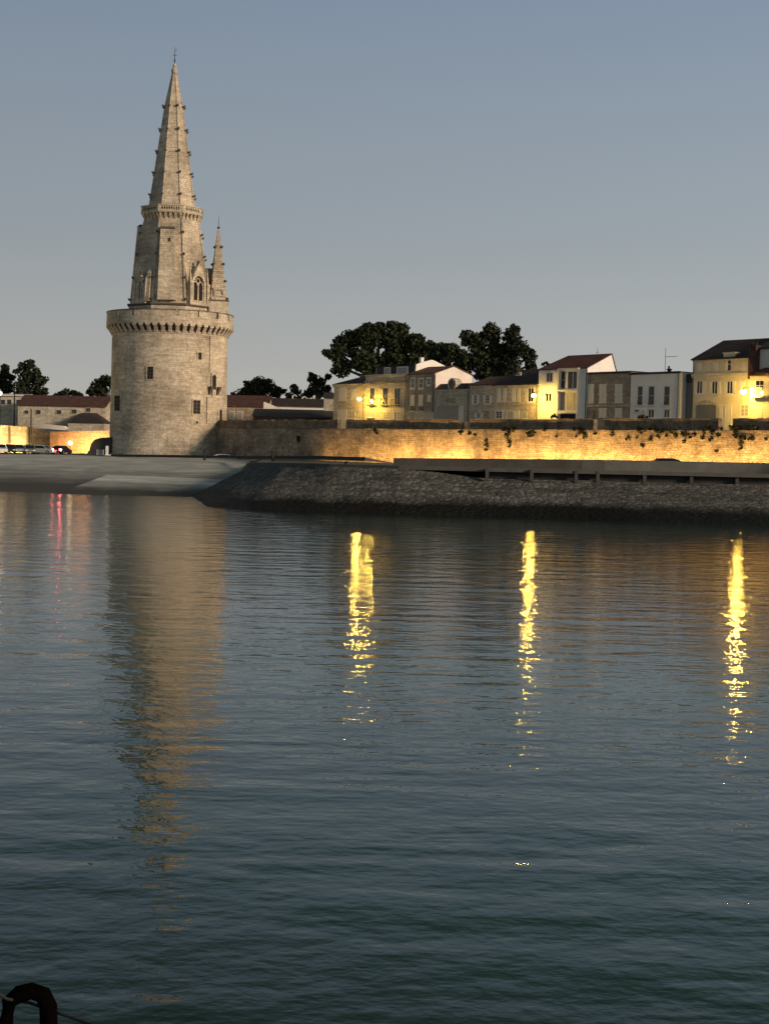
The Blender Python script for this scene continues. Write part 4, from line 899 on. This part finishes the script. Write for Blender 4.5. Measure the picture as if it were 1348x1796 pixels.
# pale canopy
cn = thing('canopy', 'long pale canopy roof behind the dim end of the left wall', 'canopy', atY(93, 757, 285)); b = MB(); w2 = 2.75; pr = [(-w2, .05), (-w2+.25, -.32), (w2-.3, -.38), (w2, .0), (w2-.5, .42), (-w2+.3, .62)]
T = Matrix.Translation((0, 0, .8)) @ Matrix.Rotation(R(3), 4, 'Y'); b.prism([(x, z) for x, z in pr], -1.5, 1.5, T); b.build('roof', M['pinkwhite'], cn)
for x in (-2.2, 2.2): b = MB(); b.tube([(x, 0, -5), (x, 0, .5)], .08, 6); b.build('post', M['lead'], cn)
# floodlit walls left of the tower
def lwall(label, px, Ybase, mname, Yb=262, z0=3.5, th=1.2, name='old_wall'):
    p0 = atY(*px[0], Yb if not isinstance(Yb, tuple) else Yb[0]); o = thing(name, label, 'wall', (p0.x, p0.y, GZ)); b = MB(); Ys = Yb if isinstance(Yb, tuple) else (Yb,)*len(px)
    P = [atY(x, y, Ys[i]) for i, (x, y) in enumerate(px)]
    for p, q in zip(P[:-1], P[1:]):
        d = (q-p); d.z = 0; nn = Vector((-d.y, d.x, 0)).normalized()*th; L = o.location
        def g_(v, z=None): return Vector((v.x-L.x, v.y-L.y, (v.z if z is None else z)-L.z))
        b.hexa([g_(p, z0), g_(q, z0), g_(q+nn, z0), g_(p+nn, z0)], [g_(p), g_(q), g_(q+nn), g_(p+nn)])
    b.build('masonry', M[mname], o); return o, P
wl1, P1 = lwall('golden floodlit stone wall at the left edge above the parked cars', [(-60, 743), (0, 745.5), (48, 748), (54, 750), (88, 757)], 0, 'rampart', (256, 258, 261, 261.5, 266))
b = MB(); L = wl1.location
for x, y in ((16, 760), (49, 765)):
    p = atY(x, y, 258.2 if x < 30 else 260.5)-L; b.hexa([(p.x-.2, p.y-.2, -.5), (p.x+.2, p.y-.2, -.5), (p.x+.2, p.y+.6, -.5), (p.x-.2, p.y+.6, -.5)], [(p.x-.05, p.y-.1, 4.6), (p.x+.15, p.y-.1, 4.6), (p.x+.15, p.y+.6, 4.6), (p.x-.05, p.y+.6, 4.6)])
b.build('drain_pipe', M['stucco_dark'], wl1)
wl2, P2 = lwall('smooth wall lit orange between the car park and the tower', [(86, 757), (120, 757), (196, 755)], 0, 'ochre', (278, 278, 278))
rs = thing('ruined_pier', 'dark rounded masonry stump leaning against the foot of the tower', 'masonry pier', atY(175, 799, 250)); L = rs.location; b = MB(); q = []
for x, y in ((130, 799), (134, 795), (153, 795), (157, 789), (160, 779), (166, 771), (178, 767.5), (197, 767), (197, 799)): p = atY(x, y, 250)-L; q.append((p.x, p.z-.2 if y == 799 else p.z))
b.prism(q[::-1], 0, 2.5); b.build('masonry', M['conc_dark'], rs)
# ================================================================ LIGHTING OF WALLS
def strip(p, aim, L, e, col=(1, .56, .16), wid=.25):
    ld = bpy.data.lights.new('wall_floodlight', 'AREA'); ld.shape = 'RECTANGLE'; ld.size = L; ld.size_y = wid; ld.energy = e; ld.color = col
    o = bpy.data.objects.new('wall_floodlight', ld); COL.objects.link(o); z = -Vector(aim).normalized(); along = WD if L > 1 else Vector((1, 0, 0))
    return o, z
def place(o, p, z, along):
    along = (along-z*along.dot(z)).normalized(); y = z.cross(along); m = Matrix((along, y, z)).transposed().to_4x4(); m.translation = p; o.matrix_world = m
s = wp(585, 790)[0]
rl = random.Random(5)
while s < S_END-6:
    e_ = 500*rl.uniform(.6, 1.35)*(.22 if s < 40 else .4 if s < 46 else .75 if s < 60 else 1. if s < 90 else 1.25)
    o, z = strip(None, WN*1.0+Vector((0, 0, 1)), 5.0, e_); place(o, wbase(s, -1.9, GZ+.3), z, WD); s += 5.6
for (p, al, aim, e_) in ((atY(8, 790, 255), Vector((1, 0, 0)), Vector((0, .8, 1)), 1500), (atY(36, 790, 258), Vector((1, 0, 0)), Vector((0, .8, 1)), 900), (atY(-40, 790, 253), Vector((1, 0, 0)), Vector((0, .8, 1)), 1500)):
    o, z = strip(None, aim, 5, e_, (1, .68, .25)); place(o, Vector((p.x, p.y, GZ+.2)), z, al)
for x, e_ in ((112, 260), (140, 520), (175, 1300)):
    p = atY(x, 790, 275.5); o, z = strip(None, Vector((0, .9, 1)), 4, e_, (1, .45, .13)); place(o, Vector((p.x, p.y, GZ+.2)), z, Vector((1, 0, 0)))
# ================================================================ STREET LAMPS
def wall_lamp(x, y, off, label, m='lamp', r=.26):
    p = onpl(x, y, WA0+WN*(OFF-off), WN); o = thing('street_lamp', label, 'street lamp', p+WN*off*0, WRZ, 'wall lamps on the street facades')
    b = MB(); b.ball((0, 0, 0), r, 16, 10, (1, 1, .8)); b.build('bulb', M[m], o)
    b = MB(); b.lathe([(.05, .32), (.16, .3), (.34, .2), (.36, .17), (.33, .18), (.05, .28)], 16); b.build('shade', M['iron'], o, smooth=True)
    b = MB(); b.tube([(0, 0, .3), (0, .0, .45), (0, off*.5, .6), (0, off-.02, .4)], .035, 6); b.box(-.08, .08, off-.1, off-.02, .15, .6); b.build('bracket', M['iron'], o); return o
wall_lamp(630, 700, 2.3, 'brightest lamp, left of the pair on the leftmost cream houses'); wall_lamp(651.5, 703.5, 2.0, 'smaller lamp, right of the pair on the leftmost cream houses', r=.16)
wall_lamp(935.5, 694, 2.4, 'glowing street lamp at the left corner of the tall white modern house'); wall_lamp(1303, 687, 2.9, 'glowing street lamp at the right end of the corner house, under its string course', r=.3)
# far-left lamp on a tall pole
p = atY(1, 690, 262); o = thing('street_lamp', 'lamp on a tall column at the left edge in front of the beige block', 'street lamp', (p.x, p.y, GZ)); h = p.z-GZ
b = MB(); b.tube([(0, 0, 0), (0, 0, h-.2)], [.1, .06], 8); b.build('pole', M['iron'], o); b = MB(); b.ball((0, 0, h), .3, 12, 8); b.build('bulb', M['lamp_far2'], o)
p = atY(26, 675, 262); b = MB(); b.tube([(p.x, p.y, GZ), (p.x, p.y, p.z)], [.16, .09], 8); b.tube([(p.x, p.y, p.z), (p.x+.1, p.y, p.z+.8)], .05, 6); tag(b.build('mast', M['iron']), 'bare black mast in front of the beige block at left', 'mast')
p = atY(50, 720, 259); b = MB(); b.tube([(p.x+.5, p.y, GZ), (p.x+.5, p.y, p.z+.3)], [.14, .09], 8); tag(b.build('mast', M['iron']), 'shorter dark mast in front of the long red-roofed building', 'mast')
p = atY(123.5, 777, 240); o = thing('street_lamp', 'small globe lamp post glowing before the orange wall', 'street lamp', (p.x, p.y, GZ)); b = MB(); b.tube([(0, 0, 0), (0, 0, p.z-GZ-.2)], .06, 8); b.build('pole', M['iron'], o); b = MB(); b.ball((0, 0, p.z-GZ), .33, 12, 8); b.build('bulb', M['lamp_far'], o)
# ================================================================ CARS
def car(label, loc, rz, paint, kind='hatch', tail=False, L=4.2, Wd=1.75):
    o = thing('parked_car', label, 'car', loc, rz, 'cars parked near the walls'); hw_ = Wd/2
    low = [(-L/2, .45), (-L/2+.05, .25), (L/2-.1, .25), (L/2, .45), (L/2-.03, .68), (L/2-.95, .88), (-L/2+.12, .95), (-L/2, .8)]
    roof = [(L/2-1.0, .87), (L/2-1.75, 1.38), (L/2-2.2, 1.46), (-L/2+1.0, 1.45), (-L/2+.35, 1.25), (-L/2+.12, .94)]
    if kind == 'van': roof = [(L/2-.9, .87), (L/2-1.4, 1.7), (L/2-1.8, 1.85), (-L/2+.2, 1.85), (-L/2+.05, 1.7), (-L/2+.03, .94)]
    b = MB(); b.prism(low, -hw_, hw_); n_ = len(roof); vs = [(x, -hw_+(.02 if z < 1 else .17), z) for x, z in roof]+[(x, hw_-(.02 if z < 1 else .17), z) for x, z in roof]
    b.add(vs, [tuple(range(n_)), tuple(range(2*n_-1, n_-1, -1))]+[(i, n_+i, n_+(i+1) % n_, (i+1) % n_) for i in range(n_)]); body = b.build('body', M[paint], o)
    b = MB()
    for s_ in (-1, 1):
        q = [(roof[0][0]-.25, .93), (roof[1][0]-.12, roof[2][1]-.12), (roof[3][0]+.1, roof[2][1]-.12), (roof[4][0]+.12, .98)]
        vs = [(x, s_*(hw_+.002-(.16 if z > 1.1 else .03)), z) for x, z in q]; b.add(vs, [(0, 1, 2, 3) if s_ > 0 else (3, 2, 1, 0)])
        b.add([(x, s_*(hw_+.02-(.16 if z > 1.1 else .03)), z) for x, z in q], [(0, 1, 2, 3) if s_ > 0 else (3, 2, 1, 0)])
    b.build('side_window', M['pane'], o)
    b = MB(); yy = hw_-.22; b.add([(roof[0][0]+.02, -yy, .90), (roof[0][0]+.02, yy, .90), (roof[1][0]+.02, yy-.05, roof[1][1]), (roof[1][0]+.02, -yy+.05, roof[1][1])], [(0, 1, 2, 3)]); b.build('windscreen', M['pane'], o)
    b = MB(); b.add([(roof[-1][0]-.02, yy, 1.0), (roof[-1][0]-.02, -yy, 1.0), (roof[-2][0]-.02, -yy+.05, roof[-2][1]-.02), (roof[-2][0]-.02, yy-.05, roof[-2][1]-.02)], [(0, 1, 2, 3)]); b.build('rear_window', M['pane'], o)
    for sx in (-L/2+.75, L/2-.85):
        for s_ in (-1, 1):
            b = MB(); b.tube([(sx, s_*(hw_-.2), .32), (sx, s_*(hw_+.01), .32)], .32, 16); wh = b.build('wheel', M['tyre'], o); b = MB(); b.tube([(sx, s_*(hw_+.005), .32), (sx, s_*(hw_+.03), .32)], .18, 12); b.build('rim', M['hub'], wh)
    for s_ in (-1, 1):
        b = MB(); b.box(-L/2-.03, -L/2+.05, s_*(hw_-.2)-.15, s_*(hw_-.2)+.15, .62, .86); b.build('tail_light', M['tail'] if tail else plain('dull_red_lens', (.12, .01, .01), .3), o)
        b = MB(); b.box(L/2-.07, L/2+.02, s_*(hw_-.28)-.17, s_*(hw_-.28)+.17, .5, .66); b.build('headlight', M['plastic'], o)
    return o
def cpos(x, Y): p = atY(x, 797, Y); return (p.x, Y, GZ)
car('white hatchback at the very left of the parked row', cpos(2, 236), R(-70), 'carwhite'); car('dark car parked second from the left edge', cpos(18, 238), R(-75), 'cardark')
car('grey car parked fourth from the left edge under the golden wall', cpos(52, 240), R(-72), 'cargrey'); car('silver car parked third from the left edge under the golden wall', cpos(34, 240), R(-75), 'carsilver')
car('last silver car of the left row, side-on before the dim wall end', cpos(76, 241), R(-15), 'carsilver')
car('car with both red tail lights lit beside the orange wall', cpos(109, 243), R(78), 'cardark', tail=True)
car('white car of which only the roof line shows, right of the tower foot', (atY(397, 797, 238).x, 238, 3.2), R(0), 'carwhite', L=4.6)
p = atY(1161, 802.8, 159); car('dark car whose roof pokes over the right parapet before the glowing wall', (p.x, 159.6, p.z-1.5), R(180), 'cardark', L=4.4)
# ================================================================ SMALL ITEMS
for x, y, Y, lab in ((359, 804, 222, 'black bollard nearest the tower foot'), (478, 808, 205, 'black bollard midway along the dark kerb wall'), (606.5, 822, 150, 'black bollard at the quay corner in front of the wedge wall')):
    top = {359: 789, 478: 790.5, 606.5: 809}[x]; p = atY(x, y, Y); q = atY(x, top, Y); hh = q.z-p.z; b = MB(); b.lathe([(.0, -.3), (.2, -.3), (.2, .1), (.15, .15), (.15, hh*.8), (.2, hh*.82), (.2, hh*.95), (.12, hh), (0, hh)], 16)
    o = b.build('bollard', M['iron'], smooth=False); o.location = p; tag(o, lab, 'bollard', 'bollards along the quay road')
p = atY(176, 799, 244); b = MB(); b.box(-.55, .55, -.3, .3, 0, .85); b.box(-.6, .6, -.35, .35, .85, .92); o = b.build('utility_cabinet', M['cabinet']); o.location = (p.x, 244, GZ); tag(o, 'squat grey cabinet at the left foot of the tower', 'cabinet')
p = atY(188, 799, 243); b = MB(); b.box(-.22, .2, -.12, .12, .1, 1.55); b.box(-.3, .55, -.3, .3, 0, .14); o = b.build('sign_post', M['plastic']); o.location = (p.x, 243, GZ); tag(o, 'upright white marker post on a foot beside the grey cabinet', 'marker post')
# iron hoop and cable in the foreground
ip = lambda x, y: atY(x, y, 5.0)
b = MB(); path = [(12, 1840), (11, 1790), (16, 1758), (34, 1744), (56, 1738), (76, 1745), (85, 1765), (86, 1800), (86, 1840)]; L = ip(50, 1840)
b.tube([ip(x, y)-L for x, y in path], [.024, .024, .026, .030, .028, .030, .031, .030, .030], 12); o = b.build('mooring_hoop', M['rust'], smooth=True); o.location = L; tag(o, 'thick black iron mooring hoop in the bottom left corner', 'mooring hoop')
b = MB(); b.tube([atY(x, y, Y) for x, y, Y in ((-60, 1722, 4.8), (-10, 1738, 4.9), (12, 1752, 4.95), (50, 1758, 5.05), (95, 1774, 5.05), (160, 1797, 4.9), (230, 1825, 4.8))], .0055, 8); tag(b.build('cable', M['rope'], smooth=True), 'thin dark cable threaded through the iron hoop', 'cable')
b = MB(); b.box(-6, 6, -3, 5.15, -2, 3.52); structure(b.build('near_quay', M['conc_dark']))
b = MB(); p = L; b.box(p.x-.2, p.x+.2, 4.85, 5.12, 3.525, 3.6); tag(b.build('hoop_base_plate', M['rust']), 'iron plate below the frame on which the mooring hoop stands', 'base plate')
# ================================================================ TREES
def leaves(cl, size, seed, n_per):
    r = np.random.default_rng(seed); P = []
    for (c, rad) in cl:
        ns = max(8, int(rad*rad*2.2)); 
        for _ in range(ns):
            d = r.normal(size=3); d /= np.linalg.norm(d); sc = np.array(c)+d*rad*r.uniform(.35, .95)*np.array([1, .9, .85]); sr = rad*r.uniform(.18, .42)
            k = int(n_per*sr*sr)+6; q = r.normal(size=(k, 3)); q /= np.linalg.norm(q, axis=1)[:, None]; q *= (r.uniform(.3, 1.0, size=(k, 1)))**.5*sr*np.array([1.1, 1.1, .75]); P.append(sc+q)
        k = int(n_per*rad*rad*.9); q = r.normal(size=(k, 3)); q /= np.linalg.norm(q, axis=1)[:, None]; q *= r.uniform(.0, .8, size=(k, 1))**.5*rad; P.append(np.array(c)+q)
    P = np.concatenate(P); N_ = len(P); u = r.normal(size=(N_, 3)); u /= np.linalg.norm(u, axis=1)[:, None]; v = np.cross(u, r.normal(size=(N_, 3))); v /= np.linalg.norm(v, axis=1)[:, None]
    s = size*r.uniform(.6, 1.4, size=(N_, 1)); V = np.stack([P-u*s-v*s*.35, P+u*s*.2-v*s*.7, P+u*s+v*s*.1, P+v*s*.75], 1).reshape(-1, 3); return V, N_
def leafmesh(name, V, N_, m, parent=None):
    me = bpy.data.meshes.new(name); me.vertices.add(N_*4); me.vertices.foreach_set('co', V.astype(np.float32).ravel()); me.loops.add(N_*4); me.loops.foreach_set('vertex_index', np.arange(N_*4, dtype=np.int32))
    me.polygons.add(N_); me.polygons.foreach_set('loop_start', np.arange(0, N_*4, 4, dtype=np.int32)); me.update(calc_edges=True); me.validate(); me.materials.append(m)
    o = bpy.data.objects.new(name, me); COL.objects.link(o)
    if parent: o.parent = parent
    return o
def tree(label, blobs, Y, base, m='leaf', size=.3, seed=1, n_per=105, zb_=4., cat='tree'):
    r = random.Random(seed); sc = Y/2600.; bp = atY(base, 740, Y); L = Vector((bp.x, Y, zb_)); o = thing('broadleaf_tree', label, cat, L, 0, 'trees behind the roofs'); cl = []
    for x, y, rp in blobs:
        p = atY(x, y, Y)-L; rad = rp*sc; cl.append(((p.x, p.y+r.uniform(-.5, .5)*rad, p.z), rad))
    V, N_ = leaves(cl, size, seed, n_per); leafmesh('crown', V, N_, M[m], o)
    ztop = max(c[0][2] for c in cl); zlo = min(c[0][2] for c in cl); b = MB(); tr = max(.25, .035*ztop); f0 = Vector((0, 0, max(1.5, zlo-1.)))
    b.tube([(0, 0, -.5), (.1, 0, f0.z*.5), f0, (0, 0, (zlo+ztop)/2)], [tr*1.3, tr, tr*.85, tr*.4], 8)
    for c, rad in cl: cv = Vector(c); md = f0.lerp(cv, .5)+Vector((0, 0, -.15*rad)); b.tube([f0, md, cv, cv+Vector((r.uniform(-.4, .4)*rad, 0, .6*rad))], [tr*.5, tr*.35, tr*.2, .05], 6)
    b.build('trunk', M['bark'], o); return o
tree('huge domed dark tree behind the leftmost row houses', [(592, 618, 20), (580, 622, 11), (612, 598, 24), (650, 592, 30), (690, 592, 30), (725, 606, 26), (745, 620, 18), (640, 630, 28), (690, 635, 30), (600, 645, 20), (665, 578, 15), (705, 578, 14), (730, 635, 24), (655, 655, 22), (570, 618, 7)], 285, 660, 'leaf2', .30, 11)
tree('lower olive tree filling the gap between the two big crowns', [(755, 610, 14), (772, 612, 13), (765, 618, 18), (782, 620, 20), (808, 625, 16), (795, 612, 12), (755, 640, 18), (785, 650, 20), (805, 640, 14)], 300, 780, 'leaf2', .30, 12)
tree('tall twin-crowned dark tree behind the middle of the row', [(818, 592, 15), (835, 600, 22), (862, 585, 21), (858, 572, 9), (895, 590, 18), (902, 578, 10), (905, 610, 24), (928, 625, 15), (870, 620, 28), (835, 630, 24), (930, 640, 12), (815, 640, 20), (890, 645, 25), (850, 655, 20)], 280, 862, 'leaf', .30, 13)
tree('rounded dark tree rising right behind the tower side', [(455, 672, 15), (440, 680, 16), (470, 678, 16), (425, 690, 14), (485, 688, 13), (410, 694, 8), (455, 692, 16), (497, 686, 5)], 300, 450, 'leaf', .28, 14)
tree('thin ragged tree between the rounded one and the huge dome', [(515, 680, 9), (520, 692, 13), (508, 696, 10), (532, 698, 9)], 300, 518, 'leaf', .28, 15, 60)
tree('small upright tree just left of the huge dome', [(548, 664, 11), (560, 670, 12), (552, 682, 14), (572, 685, 12), (540, 692, 10), (575, 660, 7)], 292, 556, 'leaf', .28, 16)
tree('spreading cedar-like tree near the left edge', [(42, 645, 14), (52, 640, 12), (62, 655, 12), (72, 668, 13), (48, 665, 18), (35, 680, 16), (65, 685, 16), (80, 688, 8), (30, 652, 6)], 330, 50, 'leaf', .30, 17, 70)
tree('pointed dark tree cut by the left edge', [(10, 645, 8), (8, 655, 11), (4, 670, 14), (14, 680, 14), (-8, 665, 14), (20, 662, 8)], 335, 8, 'leaf', .30, 18)
tree('low round bush-like tree over the red-roofed building', [(118, 688, 9), (108, 690, 7), (130, 691, 8), (98, 693, 5), (140, 694, 7)], 340, 118, 'leaf', .28, 19)
tree('broad dark tree disappearing behind the left side of the tower', [(172, 675, 14), (185, 668, 13), (160, 686, 10), (180, 690, 14), (200, 672, 14)], 330, 180, 'leaf', .30, 20)
tree('tiny tree crown between the white modern house and the brown one', [(952, 638, 3.5), (957, 636, 3), (962, 640, 4)], 236, 957, 'leaf', .2, 22, 60, 9.)
# wall plants
def plant(label, blobs, off=-.15, seed=1, size=.13, m='ivy', n=140):
    cl = [];
    for x, y, rp in blobs:
        p = onpl(x, y, WA0+WN*off, WN); cl.append(((p.x, p.y, p.z), rp*p.y/2600))
    V, N_ = leaves(cl, size, seed, n); c = np.array(cl[0][0]); o = leafmesh('wall_plant', V-c, N_, M[m]); o.location = cl[0][0]; tag(o, label, 'wall plant', 'plants rooted in the rampart'); return o
plant('round ivy tuft on the dim wall left of the wedge', [(523, 768, 5), (523, 773, 3)], seed=31)
plant('small clump hanging from the ledge below the first lamps', [(658, 755, 5), (660, 760, 3)], seed=32)
plant('flat clump on the ledge beside the broken merlon', [(808, 758, 5), (822, 760, 4), (832, 762, 3)], seed=33)
plant('narrow hanging plant left of the pair on the bright wall', [(853, 772, 4), (852, 780, 5), (851, 788, 3)], seed=34)
plant('larger hanging plant right of the pair on the bright wall', [(889, 765, 7), (892, 775, 6), (893, 782, 3)], seed=35)
plant('bushy plant under the ledge below the street lamp of the white house', [(930, 762, 7), (925, 758, 5)], seed=36)
plant('tall dark plant under the ledge below the stacked glass bays', [(1022, 756, 8), (1025, 766, 6), (1015, 752, 5)], seed=37)
plant('small round tuft on the bright wall under the flat-roofed white house', [(1126, 781, 5)], seed=38)
plant('trailing plant below the parapet gap at the corner house', [(1302, 768, 7), (1298, 778, 5), (1297, 787, 3)], seed=39)
plant('tuft near the right edge low on the bright wall', [(1256, 791, 3)], seed=40)
plant('little bush growing on top of the merlon by the flat-roofed house', [(1126, 730, 5), (1120, 732, 3), (1133, 732, 3)], .5, seed=41)
plant('low weeds on top of the merlon under the tall white house', [(968, 731, 3), (972, 729, 3), (976, 731, 3)], .5, seed=42)
cl = []; r9 = random.Random(9)
for k in range(95):
    x = r9.uniform(850, 1345); y = 750+r9.random()**1.5*20+(5 if 1150 < x < 1230 else 0)
    if x < 1080 and r9.random() < .45: continue
    p = onpl(x, y, WA0-WN*.12, WN); cl.append(((p.x, p.y, p.z), r9.uniform(.15, .5)))
V, N_ = leaves(cl, .11, 77, 110); o = leafmesh('hanging_ivy', V, N_, M['ivy']); tag(o, 'straggling ivy growth along the ledge of the right half of the rampart', 'ivy', kind='stuff')
# low concrete step where the lower bank shelf enters the water
b = MB(); q = [atZ(1030, 886, 0), atZ(1085, 896, 0), atZ(1150, 914, 0)]
q = [atY(1030, 885, 140.6), atY(1085, 897, 139.5), atY(1155, 914, 138.0)]
for p, r2 in zip(q[:-1], q[1:]): b.hexa([p+Vector((0, 0, -.3)), r2+Vector((0, 0, -.3)), r2+Vector((1, .6, -.3)), p+Vector((1, .6, -.3))], [p, r2, r2+Vector((1, .6, 0)), p+Vector((1, .6, 0))])
structure(b.build('bank_step', M['conc_dark']))
